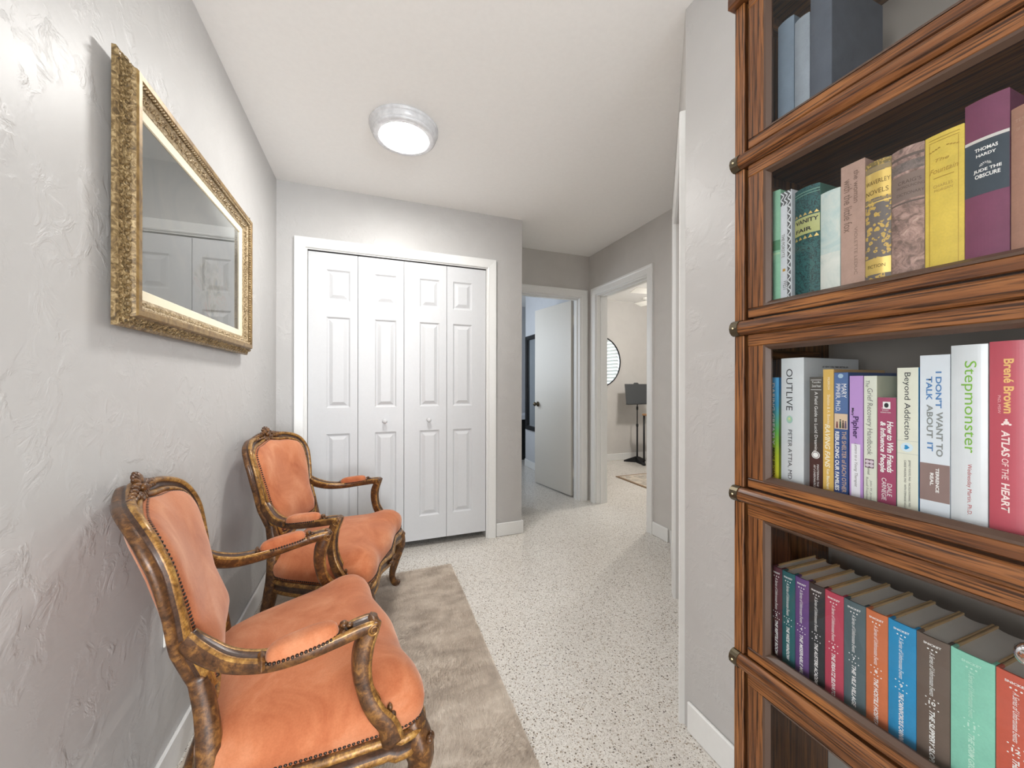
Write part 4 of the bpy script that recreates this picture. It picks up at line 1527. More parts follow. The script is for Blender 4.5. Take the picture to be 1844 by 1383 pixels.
BOOKS = {
    'green_cloth': (1, 0.5213, 0.0218, 1.5416, [
    ]),
    'white_lattice': (1, 0.4996, 0.0206, 1.5324, [
        ('THE FORSYTE', 0.0051, 0.1036, 0.0452, 0.0057, 'v', 'grey', 0.0, 0),
        ('WEST', 0.0094, 0.1805, 0.0188, 0.0084, 'v', 'grey', 0, 0),
    ]),
    'vanity': (1, 0.4730, 0.0424, 1.5208, [
        ('VANITY', 0.0217, 0.0616, 0.0374, 0.0076, 'h', 'ink', 0, 1),
        ('FAIR', 0.0174, 0.0771, 0.0281, 0.0069, 'h', 'ink', 0, 1),
    ]),
    'pale': (1, 0.4302, 0.0302, 1.4974, [
    ]),
    'fox': (1, 0.3996, 0.0336, 1.5281, [
        ('the woman', 0.0219, 0.0408, 0.0532, 0.0075, 'v', 'taupe', 0, 0),
        ('with the little fox', 0.0103, 0.0684, 0.0881, 0.0116, 'v', 'taupe', 0, 0),
        ('VIOLETTE LEDUC', 0.0212, 0.1469, 0.078, 0.0043, 'v', 'taupe2', 0, 0),
    ]),
    'waverley': (1, 0.3656, 0.0324, 1.5125, [
        ('WAVERLEY', 0.0164, 0.0331, 0.0297, 0.0067, 'h', 'bronze', 0, 0),
        ('NOVELS', 0.0155, 0.0486, 0.0279, 0.0073, 'h', 'bronze', 0, 0),
        ('FICTION', 0.0154, 0.1655, 0.0219, 0.0053, 'h', 'bronze', 0, 0),
    ]),
    'craig': (1, 0.3333, 0.0369, 1.5127, [
        ("CRAIG'S", 0.0218, 0.0515, 0.0243, 0.0053, 'h', 'umber', 0, 0),
        ('PRONOUNCING', 0.0224, 0.059, 0.0283, 0.0039, 'h', 'umber', 0, 0),
        ('DICTIONARY', 0.0224, 0.0691, 0.0283, 0.0043, 'h', 'umber', 0, 0),
    ]),
    'fountain': (1, 0.2962, 0.0385, 1.5130, [
        ('The', 0.0177, 0.0371, 0.014, 0.0045, 'h', 'gold', 0.3, 0),
        ('Fountain', 0.019, 0.0515, 0.0279, 0.0073, 'h', 'gold', 0.3, 0),
        ('CHARLES', 0.0184, 0.0734, 0.0191, 0.0041, 'h', 'gold2', 0, 0),
        ('MORGAN', 0.019, 0.0796, 0.0177, 0.0036, 'h', 'gold2', 0, 0),
    ]),
    'hardy': (1, 0.2577, 0.0382, 1.5328, [
        ('THOMAS', 0.0193, 0.0655, 0.0195, 0.0046, 'h', 'white', 0, 1),
        ('HARDY', 0.0192, 0.0731, 0.0168, 0.0038, 'h', 'white', 0, 1),
        ('JUDE THE', 0.0202, 0.0935, 0.0235, 0.0051, 'h', 'white', 0, 1),
        ('OBSCURE', 0.0203, 0.1002, 0.0213, 0.0051, 'h', 'white', 0, 1),
    ]),
    'tess': (1, 0.2190, 0.0301, 1.5026, [
        ('TESS', 0.0087, 0.0172, 0.0098, 0.004, 'h', 'tan', 0, 0),
        ('OF THE', 0.0092, 0.0279, 0.0088, 0.0032, 'h', 'tan', 0, 0),
    ]),
    'daring': (2, 0.5196, 0.0174, 1.1747, [
        ('DARING GREATLY', 0.0059, 0.072, 0.1224, 0.0064, 'v', 'white', 0, 1),
        ('BRENE BROWN', 0.0068, 0.1671, 0.0565, 0.0057, 'v', 'ink', 0, 1),
    ]),
    'outlive': (2, 0.4980, 0.0409, 1.2111, [
        ('OUTLIVE', 0.0165, 0.06, 0.0786, 0.0116, 'v', 'char', 0, 0),
        ('PETER ATTIA, MD', 0.0173, 0.1826, 0.0936, 0.0082, 'v', 'char', 0, 0),
    ]),
    'lucid': (2, 0.4477, 0.0215, 1.1746, [
        ('Tuccillo', 0.0111, 0.0093, 0.0142, 0.0031, 'h', 'white', 0, 0),
        ('Zeizel Peisel', 0.0111, 0.0161, 0.0142, 0.0041, 'h', 'white', 0, 0),
        ('A Field Guide to Lucid Dreaming', 0.0102, 0.0808, 0.1085, 0.0066, 'v', 'white', 0, 0),
        ('MASTERING THE', 0.0139, 0.1759, 0.0394, 0.0032, 'v', 'white', 0, 0),
        ('ART of ONEIRONAUTICS', 0.0086, 0.1772, 0.0397, 0.0032, 'v', 'white', 0.2, 0),
    ]),
    'raving': (2, 0.4259, 0.0165, 1.1876, [
        ('MORROW', 0.0088, 0.0249, 0.0223, 0.0035, 'v', 'cream', 0, 0),
        ('Sheldon & A. Bowles', 0.0088, 0.07, 0.0517, 0.0046, 'v', 'cream', 0, 0),
        ('RAVING FANS', 0.0071, 0.1336, 0.0752, 0.0078, 'v', 'cream', 0.2, 1),
        ('Ken Blanchard', 0.008, 0.1913, 0.0345, 0.0044, 'v', 'cream', 0, 1),
    ]),
    'shelter': (2, 0.4089, 0.0204, 1.1816, [
        ('MARY', 0.0143, 0.0311, 0.0235, 0.0073, 'v', 'white', 0, 0),
        ('PIPHER, PH.D.', 0.0052, 0.043, 0.0473, 0.0075, 'v', 'white', 0, 0),
        ('THE SHELTER of EACH OTHER', 0.0145, 0.1508, 0.1029, 0.0063, 'v', 'tanl', 0, 0),
        ('REBUILDING OUR FAMILIES', 0.0046, 0.1508, 0.1005, 0.006, 'v', 'white', 0, 1),
    ]),
    'letters': (2, 0.3869, 0.0188, 1.1754, [
        ('Mary', 0.0043, 0.0593, 0.0129, 0.0042, 'v', 'ink', 0, 1),
        ('Pipher', 0.0076, 0.0847, 0.0364, 0.0101, 'v', 'plum', 0, 1),
        ('Letters to a Young Therapist', 0.0087, 0.1463, 0.0718, 0.0051, 'v', 'grey', 0.3, 0),
    ]),
    'grief': (2, 0.3674, 0.0170, 1.1750, [
        ('The', 0.0048, 0.0126, 0.0108, 0.005, 'v', 'grey', 0.2, 0),
        ('Grief Recovery Handbook', 0.0069, 0.0729, 0.1061, 0.009, 'v', 'grey', 0.1, 0),
        ('Revised', 0.0066, 0.1512, 0.013, 0.0033, 'v', 'ink', 0.1, 0),
        ('John W. James', 0.0092, 0.1822, 0.0315, 0.0034, 'v', 'grey', 0.2, 0),
        ('Russell Friedman', 0.0045, 0.1806, 0.0374, 0.003, 'v', 'grey', 0.2, 0),
    ]),
    'friends': (2, 0.3500, 0.0229, 1.1411, [
        ('POCKET', 0.0096, 0.0166, 0.0087, 0.0018, 'h', 'white', 0, 0),
        ('BOOKS', 0.0097, 0.0196, 0.0074, 0.0017, 'h', 'white', 0, 0),
        ('NONFICTION', 0.01, 0.0231, 0.0122, 0.0018, 'h', 'white', 0, 0),
        ('How to Win Friends', 0.0154, 0.0758, 0.0786, 0.0076, 'v', 'white', 0.2, 1),
        ('& Influence People', 0.006, 0.0769, 0.0789, 0.0085, 'v', 'white', 0.2, 1),
        ('DALE', 0.0149, 0.1421, 0.0197, 0.0055, 'v', 'white', 0.1, 0),
        ('CARNEGIE', 0.0082, 0.142, 0.0343, 0.0056, 'v', 'white', 0.1, 0),
    ]),
    'addiction': (2, 0.3265, 0.0239, 1.1863, [
        ('Beyond Addiction', 0.0107, 0.0569, 0.0994, 0.0087, 'v', 'char', 0, 0),
        ('JEFFREY FOOTE, PHD   NICOLE KOSANKE, PHD', 0.0138, 0.1715, 0.0692, 0.0028, 'v', 'char', 0, 0),
        ('CARRIE WILKENS, PHD   WITH STEPHANIE HIGGS', 0.009, 0.1738, 0.072, 0.0027, 'v', 'char', 0, 0),
    ]),
    'talk': (2, 0.3014, 0.0306, 1.2031, [
        ("I DON'T", 0.0192, 0.0493, 0.0515, 0.0062, 'v', 'blue', 0, 1),
        ('WANT TO', 0.0201, 0.1116, 0.0628, 0.0067, 'v', 'gray2', 0, 1),
        ('TALK', 0.0097, 0.0474, 0.0339, 0.0062, 'v', 'blue', 0, 1),
        ('ABOUT', 0.0103, 0.0941, 0.0476, 0.0064, 'v', 'gray2', 0, 1),
        ('IT', 0.0106, 0.1304, 0.0123, 0.0058, 'v', 'blue', 0, 1),
        ('TERRENCE', 0.018, 0.1769, 0.0344, 0.0035, 'v', 'white', 0, 1),
        ('REAL', 0.0124, 0.1762, 0.0179, 0.0035, 'v', 'white', 0, 1),
    ]),
    'step': (2, 0.2703, 0.0333, 1.2143, [
        ('Stepmonster', 0.0172, 0.0827, 0.1219, 0.0136, 'v', 'green', 0, 0),
        ('Wednesday Martin, Ph.D.', 0.0177, 0.1921, 0.0675, 0.0049, 'v', 'red', 0, 0),
    ]),
    'atlas': (2, 0.2362, 0.0296, 1.2161, [
        ('Brené Brown', 0.0162, 0.0566, 0.0682, 0.0081, 'v', 'peach', 0, 1),
        ('PhD, MSW', 0.0085, 0.0798, 0.0229, 0.0029, 'v', 'pinkl', 0, 0),
        ('ATLAS', 0.0138, 0.1285, 0.0326, 0.0068, 'v', 'pinkw', 0.1, 1),
        ('OF THE', 0.0135, 0.1607, 0.0261, 0.0055, 'v', 'pinkw', 0.1, 0),
        ('HEART', 0.0138, 0.1965, 0.0363, 0.0067, 'v', 'pinkw', 0.1, 1),
    ]),
}


def mat_lattice():
    t = NT('black_lattice')
    v = t.coords((1, 1, 1))
    sep = t.n('ShaderNodeSeparateXYZ', Vector=v)
    zig = t.math('PINGPONG', t.math('MULTIPLY', sep.outputs[2], 140.0), 1.0)
    xx = t.math('MULTIPLY', sep.outputs[0], 1 / 0.0065)
    a = t.math('ABSOLUTE', t.math('SUBTRACT', t.math('FRACT', xx), zig))
    line = t.math('LESS_THAN', a, 0.22)
    t.base(t.mix(line, s2l((96, 96, 98)), s2l((228, 230, 232))))
    t.p(Roughness=0.6)
    return t.m


def mat_floral(name, ground, gold, scale=140.0, thr=0.42):
    t = NT(name)
    v = t.coords()
    wob = t.noise(v, 90, 2)
    vv = t.mix(0.012, v, wob.outputs[1])
    vo = t.n('ShaderNodeTexVoronoi', Vector=vv, Scale=scale)
    ring = t.ramp(vo.outputs['Distance'], [(0.0, (0, 0, 0)), (0.12, (0, 0, 0)), (0.16, (1, 1, 1)), (thr, (1, 1, 1)), (thr + 0.06, (0, 0, 0))])
    nz = t.noise(v, 200, 3)
    g = t.ramp(nz.outputs[0], [(0.35, tuple(0.8 * x for x in s2l(gold))), (0.65, s2l(gold))])
    t.base(t.mix(ring, s2l(ground), g))
    t.p(Roughness=0.5, Specular__IOR__Level=0.4)
    return t.m


def mat_vine(name, ground, ln):
    t = NT(name)
    v = t.coords()
    nz = t.noise(v, 75, 3, 0.6, 2.2)
    a = t.math('ABSOLUTE', t.math('SUBTRACT', nz.outputs[0], 0.5))
    m = t.ramp(a, [(0.0, (1, 1, 1)), (0.022, (1, 1, 1)), (0.035, (0, 0, 0))])
    t.base(t.mix(m, s2l(ground), s2l(ln)))
    t.p(Roughness=0.6)
    return t.m


def mat_mottle(name, cols, scale=60):
    t = NT(name)
    n1 = t.noise(t.coords(), scale, 5, 0.7, 1.0)
    t.base(t.ramp(n1.outputs[0], [(0.28 + 0.44 * k / (len(cols) - 1), s2l(c)) for k, c in enumerate(cols)]))
    t.bump(n1.outputs[0], 0.2, 0.001)
    t.p(Roughness=0.75)
    return t.m


def mat_grad(name, stops, hgt, rough=0.3):
    """printed colour gradient up the spine (local z / height)"""
    t = NT(name)
    tc = t.n('ShaderNodeTexCoord')
    sep = t.n('ShaderNodeSeparateXYZ', Vector=tc.outputs['Object'])
    nz = t.noise(tc.outputs['Object'], 25, 3)
    f = t.math('MULTIPLY_ADD', sep.outputs[2], 1 / hgt, t.math('MULTIPLY_ADD', nz.outputs[0], 0.08, -0.04))
    t.base(t.ramp(f, [(p_, s2l(c)) for p_, c in stops]))
    t.p(Roughness=rough)
    return t.m


DEF = {
    'green_cloth': ('slim pale green clothbound book at the far end of the clothbound row', cloth('cloth_green', (150, 200, 168)), None, 0.003, True, 0.15, None),
    'white_lattice': ('slim white book with a black lattice strip down its spine', cloth('cloth_white', (226, 228, 232), 0.6), None, 0.0, True, 0.15, None),
    'vanity': ('dark teal antique book with gilt title band and vine pattern', mat_vine('teal_vine', (42, 92, 92), (18, 40, 44)), cloth('cloth_teal', (78, 122, 110)), 0.006, True, 0.15, None),
    'pale': ('worn pale blue and cream book without readable title', mat_mottle('pale_blue', [(150, 180, 184), (186, 206, 204), (206, 216, 210), (222, 222, 212)], 22), None, 0.0025, True, 0.15, None),
    'fox': ('pinkish tan book with lower-case brown title reading downward', cloth('cloth_tan', (186, 154, 140)), None, 0.0, True, 0.15, None),
    'waverley': ('antique book with gilt floral spine and gold title panel', mat_floral('gilt_floral', (112, 104, 100), (214, 178, 92)), cloth('cloth_bronze', (150, 122, 80)), 0.005, True, 0.15, None),
    'craig': ('worn mottled brown and pink antique dictionary', mat_mottle('brown_mottle', [(92, 78, 72), (136, 112, 104), (178, 146, 136), (204, 178, 164)], 70), cloth('cloth_rose', (150, 118, 108)), 0.006, True, 0.15, None),
    'fountain': ('bright yellow clothbound book with gilt script title', cloth('cloth_yellow', (224, 196, 88), 0.6), None, 0.002, True, 0.15, None),
    'hardy': ('tall purple book with dark slate title panel', cloth('cloth_purple', (126, 70, 96), 0.6), None, 0.003, True, 0.16, None),
    'tess': ('brown clothbound book at the near end beside the tall purple one', cloth('cloth_brown', (172, 130, 112)), None, 0.004, True, 0.15, None),
    'daring': ('slim paperback fading from blue through green to yellow', None, None, 0.0, False, 0.15, None),
    'outlive': ('thick white hardcover with plain black title letters', glossy((216, 220, 222), 0.3), None, 0.002, True, 0.165, None),
    'lucid': ('dark brown paperback with white title and round emblem', None, None, 0.0, False, 0.13, None),
    'raving': ('slim mustard yellow book with cream lettering', glossy((222, 182, 96), 0.4), glossy((198, 160, 108), 0.5), 0.0, True, 0.15, None),
    'shelter': ('navy paperback with a small picture of figures on the spine', glossy((52, 84, 140), 0.35), None, 0.0, False, 0.14, None),
    'letters': ('lilac book with a white title box on its spine', glossy((190, 150, 210), 0.4), None, 0.0, False, 0.14, None),
    'grief': ('pale cream paperback with grey script-like title', glossy((222, 224, 208), 0.4), glossy((206, 204, 176), 0.5), 0.0, False, 0.15, None),
    'friends': ('short raspberry red paperback with white italic title', glossy((164, 72, 104), 0.35), glossy((96, 142, 116), 0.4), 0.0, False, 0.11, None),
    'addiction': ('cream paperback with blue cover and a blue heart on the spine', glossy((228, 228, 210), 0.4), glossy((24, 142, 196), 0.35), 0.0, False, 0.15, None),
    'talk': ('white paperback with blue and grey block title and brown band', glossy((222, 228, 234), 0.3), None, 0.0, False, 0.15, None),
    'step': ('tall white book with large green title', glossy((222, 226, 228), 0.22), None, 0.003, True, 0.16, None),
    'atlas': ('tall raspberry pink book with cream title at the near end of the row', glossy((196, 84, 98), 0.35), None, 0.002, True, 0.17, None),
}
GR = {1: 'old clothbound books', 2: 'modern paperbacks and hardcovers'}
BK = {}
for key, (sh, yl, w, top, txt) in BOOKS.items():
    label, sm, cm, bl, hard, depth, wrap = DEF[key]
    h = top - SHELF[sh]
    if key == 'daring':
        sm = mat_grad('blue_green_yellow', [(0.05, (232, 218, 70)), (0.25, (196, 210, 60)), (0.5, (110, 190, 90)), (0.75, (70, 160, 200)), (0.95, (90, 170, 220))], h)
        cm = mat_grad('green_cover', [(0.05, (180, 190, 50)), (0.4, (96, 130, 60)), (0.6, (110, 150, 90)), (0.9, (40, 120, 170))], h)
    if key == 'lucid':
        sm = mat_grad('brown_black', [(0.0, (50, 30, 30)), (0.30, (72, 44, 42)), (0.34, (58, 52, 48)), (0.95, (84, 80, 74))], h, 0.4)
    b = make_book(label, sh, yl, w, top, sm, cm, PAGES if sh == 1 else PAGES_W, bl, depth, hard, wrap, GR[sh])
    BK[key] = b
    for (s, x, zdn, L, Ht, rot, col, shr, bd) in txt:
        letter(b, s, min(max(x, 0.002), w - 0.002), zdn, L, Ht, rot, col, shr, bd, (bl, b['w']))

# spine decoration
b = BK['green_cloth']
band(b, 0.098, 0.118, cloth('cloth_green_dark', (98, 150, 116)), b['w'], 0.003)
band(b, 0.122, 0.126, cloth('cloth_green_light', (178, 214, 176)), b['w'], 0.003)
b = BK['white_lattice']
band(b, 0.0, 0.026, mat_lattice(), b['w'], 0, 0.0, 0.019)
band(b, 0.0265, 0.22, mat_lattice(), b['w'], 0, 0.0125, 0.019)
band(b, 0.148, 0.153, plain((196, 150, 70), 0.4), b['w'], 0, 0.004, 0.009, 'emblem')
b = BK['vanity']
w = b['w']
gold = plain((206, 178, 104), 0.4, 0.3)
band(b, 0.008, 0.0095, plain((120, 160, 140), 0.5), w, 0.006)
band(b, 0.013, 0.0142, plain((120, 160, 140), 0.5), w, 0.006)
band(b, 0.0535, 0.0855, plain((176, 178, 116), 0.45), w, 0.006)
for (za, zb, up_) in ((0.046, 0.051, True), (0.088, 0.094, True)):
    vs, fs = [], []
    for k in range(5):
        xa = (k + 0.1) * w / 5
        xe = (k + 0.9) * w / 5
        xm = (xa + xe) / 2
        i0 = len(vs)
        for (x, zz) in ((xa, zb), (xe, zb), (xm, za)):
            vs.append((x, arc_y(x, w, 0.006) - 0.0004, b['h'] - zz))
        fs.append((i0, i0 + 1, i0 + 2))
    pyd('triangle_border', vs, fs, gold, b)
b = BK['pale']
band(b, 0.108, 0.19, mat_mottle('pale_cloud', [(196, 206, 200), (220, 222, 214), (228, 228, 220)], 20), b['w'], 0.0025, name='cloud_print')
b = BK['waverley']
w = b['w']
goldp = plain((222, 190, 106), 0.35, 0.35)
band(b, 0.0005, 0.008, mat_floral('gilt_zigzag', (126, 108, 62), (206, 172, 92), 300, 0.4), w, 0.005)
band(b, 0.0090, 0.0165, plain((150, 130, 92), 0.5), w, 0.005)
band(b, 0.0175, 0.0580, goldp, w, 0.005)
band(b, 0.0600, 0.0630, plain((150, 130, 92), 0.5), w, 0.005)
band(b, 0.0645, 0.0665, goldp, w, 0.005)
band(b, 0.1530, 0.1780, goldp, w, 0.005)
b = BK['craig']
w = b['w']
band(b, 0.012, 0.016, plain((104, 90, 84), 0.7), w, 0.006)
band(b, 0.022, 0.036, mat_mottle('grey_brown_band', [(86, 80, 80), (120, 108, 104), (150, 132, 126)], 120), w, 0.006)
band(b, 0.040, 0.078, plain((132, 114, 106), 0.7), w, 0.006)
band(b, 0.081, 0.0835, plain((104, 90, 84), 0.7), w, 0.006)
b = BK['fountain']
w = b['w']
gl = plain((178, 142, 56), 0.4, 0.3)
for z_ in (0.006, 0.010):
    band(b, z_, z_ + 0.0008, gl, w, 0.002, 0.004, w - 0.004, 'gilt_rule')
for x_ in (0.0045, w - 0.0053):
    band(b, 0.012, 0.205, gl, w, 0.002, x_, x_ + 0.0006, 'gilt_rule')
band(b, 0.061, 0.0620, gl, w, 0.002, 0.009, 0.029, 'gilt_rule')
for sg in (-1, 1):
    for k in range(4):
        x_ = w / 2 + sg * (0.003 + 0.003 * k)
        band(b, 0.0195 + 0.001 * k, 0.0210 + 0.001 * k, gl, w, 0.002, min(x_, x_ + sg * 0.0026), max(x_, x_ + sg * 0.0026), 'gilt_flourish')
b = BK['hardy']
w = b['w']
band(b, 0.0550, 0.1240, cloth('cloth_slate', (66, 76, 86), 0.6), w, 0.003)
band(b, 0.0508, 0.0548, plain((214, 210, 204), 0.5), w, 0.003, name='white_stripe')
vs, fs = [], []
for k in range(9):
    a = PI * k / 8
    c0 = (w / 2, b['h'] - 0.0870)
    for (r_, da) in ((0.0015, 0), (0.0052, -0.09), (0.0052, 0.09)):
        x = c0[0] + r_ * math.cos(a + da)
        vs.append((x, arc_y(x, w, 0.003) - 0.0007, c0[1] + 0.8 * r_ * math.sin(a + da)))
    fs.append((3 * k, 3 * k + 1, 3 * k + 2))
pyd('sunburst_emblem', vs, fs, ink('white'), b)


def disc(root, x, zdn, r, mat, name='emblem', n=20, sx=1.0, sz=1.0, y=-0.0006):
    h = root['h']
    vs = [(x + r * sx * math.cos(2 * PI * k / n), y, h - zdn + r * sz * math.sin(2 * PI * k / n)) for k in range(n)]
    return pyd(name, vs, [tuple(range(n))], mat, root)


def heart(root, x, zdn, r, mat, tilt=0.0, y=-0.0009, name='heart_emblem'):
    h = root['h']
    vs = []
    for k in range(28):
        a = 2 * PI * k / 28
        hx = 16 * math.sin(a) ** 3 / 16
        hz_ = (13 * math.cos(a) - 5 * math.cos(2 * a) - 2 * math.cos(3 * a) - math.cos(4 * a)) / 16
        c_, s_ = math.cos(tilt), math.sin(tilt)
        vs.append((x + r * (hx * c_ - hz_ * s_), y, h - zdn + r * (hx * s_ + hz_ * c_)))
    return pyd(name, vs, [tuple(range(28))], mat, root)


b = BK['outlive']
w = b['w']
disc(b, w * 0.42, 0.1165, 0.0062, plain((164, 200, 190), 0.4), 'drop_emblem', 20, 0.9, 1.2, -0.0026)
disc(b, w * 0.42, 0.1155, 0.0040, plain((176, 210, 170), 0.4), 'drop_emblem', 20, 0.9, 1.2, -0.0029)
disc(b, w * 0.42, 0.1150, 0.0016, plain((226, 218, 150), 0.4), 'drop_emblem', 16, 1, 1, -0.0032)
b = BK['lucid']
w = b['w']
for z_ in (0.0050, 0.0225):
    band(b, z_, z_ + 0.0007, ink('white'), w, 0, 0.002, w - 0.002, 'dotted_rule')
disc(b, w * 0.5, 0.1395, 0.0066, ink('white'), 'round_emblem', 20, 1, 1, -0.0006)
disc(b, w * 0.5, 0.1395, 0.0054, plain((110, 84, 80), 0.5), 'round_emblem', 20, 1, 1, -0.0008)
disc(b, w * 0.5, 0.1395, 0.0044, ink('white'), 'round_emblem', 20, 1, 1, -0.0010)
b = BK['shelter']
w = b['w']
disc(b, w * 0.48, 0.006, 0.0038, plain((170, 196, 216), 0.4), 'round_emblem')
band(b, 0.0010, 0.0690, plain((82, 112, 160), 0.35), w, 0, 0.0, w, 'pale_top_panel', 0.0002)
band(b, 0.0700, 0.0960, plain((222, 196, 164), 0.45), w, 0, 0.0005, w - 0.0005, 'picture_panel')
disc(b, w * 0.48, 0.006, 0.0038, plain((170, 196, 216), 0.4), 'round_emblem', y=-0.0009)
for (fx, hh, cc) in ((0.22, 0.011, (120, 60, 60)), (0.46, 0.016, (60, 84, 70)), (0.66, 0.014, (70, 52, 48)), (0.84, 0.013, (98, 80, 110))):
    zb_ = 0.0945
    fg = plain(cc, 0.5)
    pyd('painted_figure', [(w * fx - 0.0016, -0.0006, b['h'] - zb_), (w * fx + 0.0016, -0.0006, b['h'] - zb_), (w * fx + 0.0011, -0.0006, b['h'] - zb_ + hh * 0.75), (w * fx - 0.0011, -0.0006, b['h'] - zb_ + hh * 0.75)], [(0, 1, 2, 3)], fg, b)
    disc(b, w * fx, zb_ - hh * 0.87, 0.0013, fg, 'painted_figure', 10)
b = BK['letters']
w = b['w']
band(b, 0.112, 0.208, plain((236, 234, 240), 0.4), w, 0, 0.0025, w - 0.0035, 'white_title_box')
b = BK['grief']
w = b['w']
band(b, 0.1330, 0.1470, plain((112, 84, 100), 0.5), w, 0, 0.0015, w - 0.0035, 'flower_panel')
for (ax_, az_) in ((-1, -1), (1, -1), (-1, 1), (1, 1)):
    disc(b, w * 0.45 + ax_ * 0.0026, 0.1400 + az_ * 0.0030, 0.0028, plain((214, 200, 208), 0.5), 'painted_flower', 12, y=-0.0007)
b = BK['friends']
w = b['w']
band(b, 0.0065, 0.0175, ink('white'), w, 0, 0.0065, 0.0155, 'white_logo_box')
disc(b, 0.0110, 0.0120, 0.0034, ink('ink'), 'kangaroo_mark' if False else 'logo_mark', 14, 0.8, 1.1, -0.0009)
b = BK['addiction']
w = b['w']
band(b, 0.1085, 0.1092, plain((196, 200, 190), 0.5), w, 0, 0, w, 'thin_rule')
band(b, 0.1275, 0.1282, plain((196, 200, 190), 0.5), w, 0, 0, w, 'thin_rule')
disc(b, w * 0.47, 0.1183, 0.0068, plain((214, 232, 240), 0.4), 'heart_disc', 24)
heart(b, w * 0.47, 0.1183, 0.0034, plain((28, 140, 196), 0.4), 1.5)
b = BK['talk']
w = b['w']
band(b, 0.1540, 0.2070, plain((142, 118, 112), 0.45), w, 0, 0, w, 'brown_band')
b = BK['atlas']
w = b['w']
for zd in (0.104, 0.247):
    disc(b, w * 0.50, zd - 0.0015, 0.0024, ink('pinkw'), 'leaf_ornament', 12, 1, 1, -0.0030)
    for a in (0.6, 2.5, 4.71):
        disc(b, w * 0.50 + 0.0036 * math.cos(a), zd - 0.0015 + 0.0036 * math.sin(a), 0.0013, ink('pinkw'), 'leaf_ornament', 10, 1, 1, -0.0030)
letter(BK['outlive'], '#1 NEW YORK TIMES BESTSELLER', 0.092, 0.0165, 0.078, 0.0032, 'side', 'char', 0, 1, (0.0, BK['outlive']['w']), 'cover_lettering')

# matching series of numbered novels
series = [((84, 46, 58), 'maroon', 2, 'THE REPTILE ROOM', 0.5147, 0.0189), ((44, 98, 102), 'teal', 3, 'THE WIDE WINDOW', 0.4954, 0.0234), ((106, 74, 130), 'purple', 4, 'THE MISERABLE MILL', 0.4715, 0.0233),
          ((52, 54, 56), 'charcoal', 5, 'THE AUSTERE ACADEMY', 0.4477, 0.0249), ((186, 72, 92), 'crimson', 6, 'THE ERSATZ ELEVATOR', 0.4224, 0.0278), ((88, 104, 108), 'blue-grey', 7, 'THE VILE VILLAGE', 0.3943, 0.0298),
          ((206, 116, 74), 'orange', 8, 'THE HOSTILE HOSPITAL', 0.3641, 0.0273), ((44, 142, 192), 'bright blue', 9, 'THE CARNIVOROUS CARNIVAL', 0.3365, 0.0317), ((108, 92, 82), 'taupe brown', 10, 'THE SLIPPERY SLOPE', 0.3045, 0.0338),
          ((140, 206, 182), 'mint green', 11, 'THE GRIM GROTTO', 0.2701, 0.0392), ((204, 96, 76), 'coral red', 12, 'THE PENULTIMATE PERIL', 0.2304, 0.0330)]
BOARD = cloth('tan_boards', (200, 168, 122), 0.7)
PG = plain((228, 224, 216), 0.85, 0, 0.2, 'paper_grey')
for (rgb, cn, num, title, yl, w) in series:
    b = make_book('%s numbered novel with white lettering, one of the matching row' % cn, 3, yl, w, 0.8025, cloth('cloth_' + cn.replace(' ', '_').replace('-', '_'), rgb, 0.6, 0.06), BOARD, PG, 0.0012, 0.128, True, 0.014, 'matching row of numbered novels')
    w = b['w']
    col = 'mint' if num == 11 else 'white'
    bu = (0.0012, w)
    letter(b, 'SNICKET', w * 0.5, 0.0105, min(0.018, w * 0.68), 0.0030, 'h', col, 0, 1, bu)
    for k in (-1, 0, 1):
        disc(b, w * 0.5 + k * 0.0042, 0.0172, 0.0011, ink(col), 'dot', 8, y=-0.0018)
    letter(b, 'A Series of Unfortunate Events', w * 0.5, 0.0515, 0.062, 0.0052, 'v', col, 0.35, 0, bu)
    for zz in (0.0868, 0.0985):
        for k in range(4):
            disc(b, w * 0.5 + (k - 1.5) * min(0.0042, w * 0.2), zz + 0.0006 * (k % 2), 0.0009, ink(col), 'dot', 8, y=-0.0018)
    letter(b, str(num), w * 0.5, 0.0927, 0.0036 * len(str(num)), 0.0052, 'h', col, 0, 1, bu)
    tl = min(0.0042 * len(title), 0.0765)
    letter(b, title, w * 0.5, 0.1035 + tl / 2, tl, 0.0056, 'v', col, 0.25, 1, bu)
# books in the topmost unit
for (rgb, lab, yl, w, top) in (((120, 134, 148), 'tall slate blue book behind the topmost glass door', 0.505, 0.030, 1.86), ((150, 158, 166), 'pale grey book beside the slate blue one in the topmost unit', 0.474, 0.026, 1.84), ((92, 98, 108), 'dark grey book in the topmost unit', 0.447, 0.034, 1.87)):
    make_book(lab, 0, yl, w, top, cloth('cloth_grey_%d' % rgb[0], rgb), None, PAGES, 0.003, 0.15, True, None, 'grey books in the topmost unit')

flush_texts()
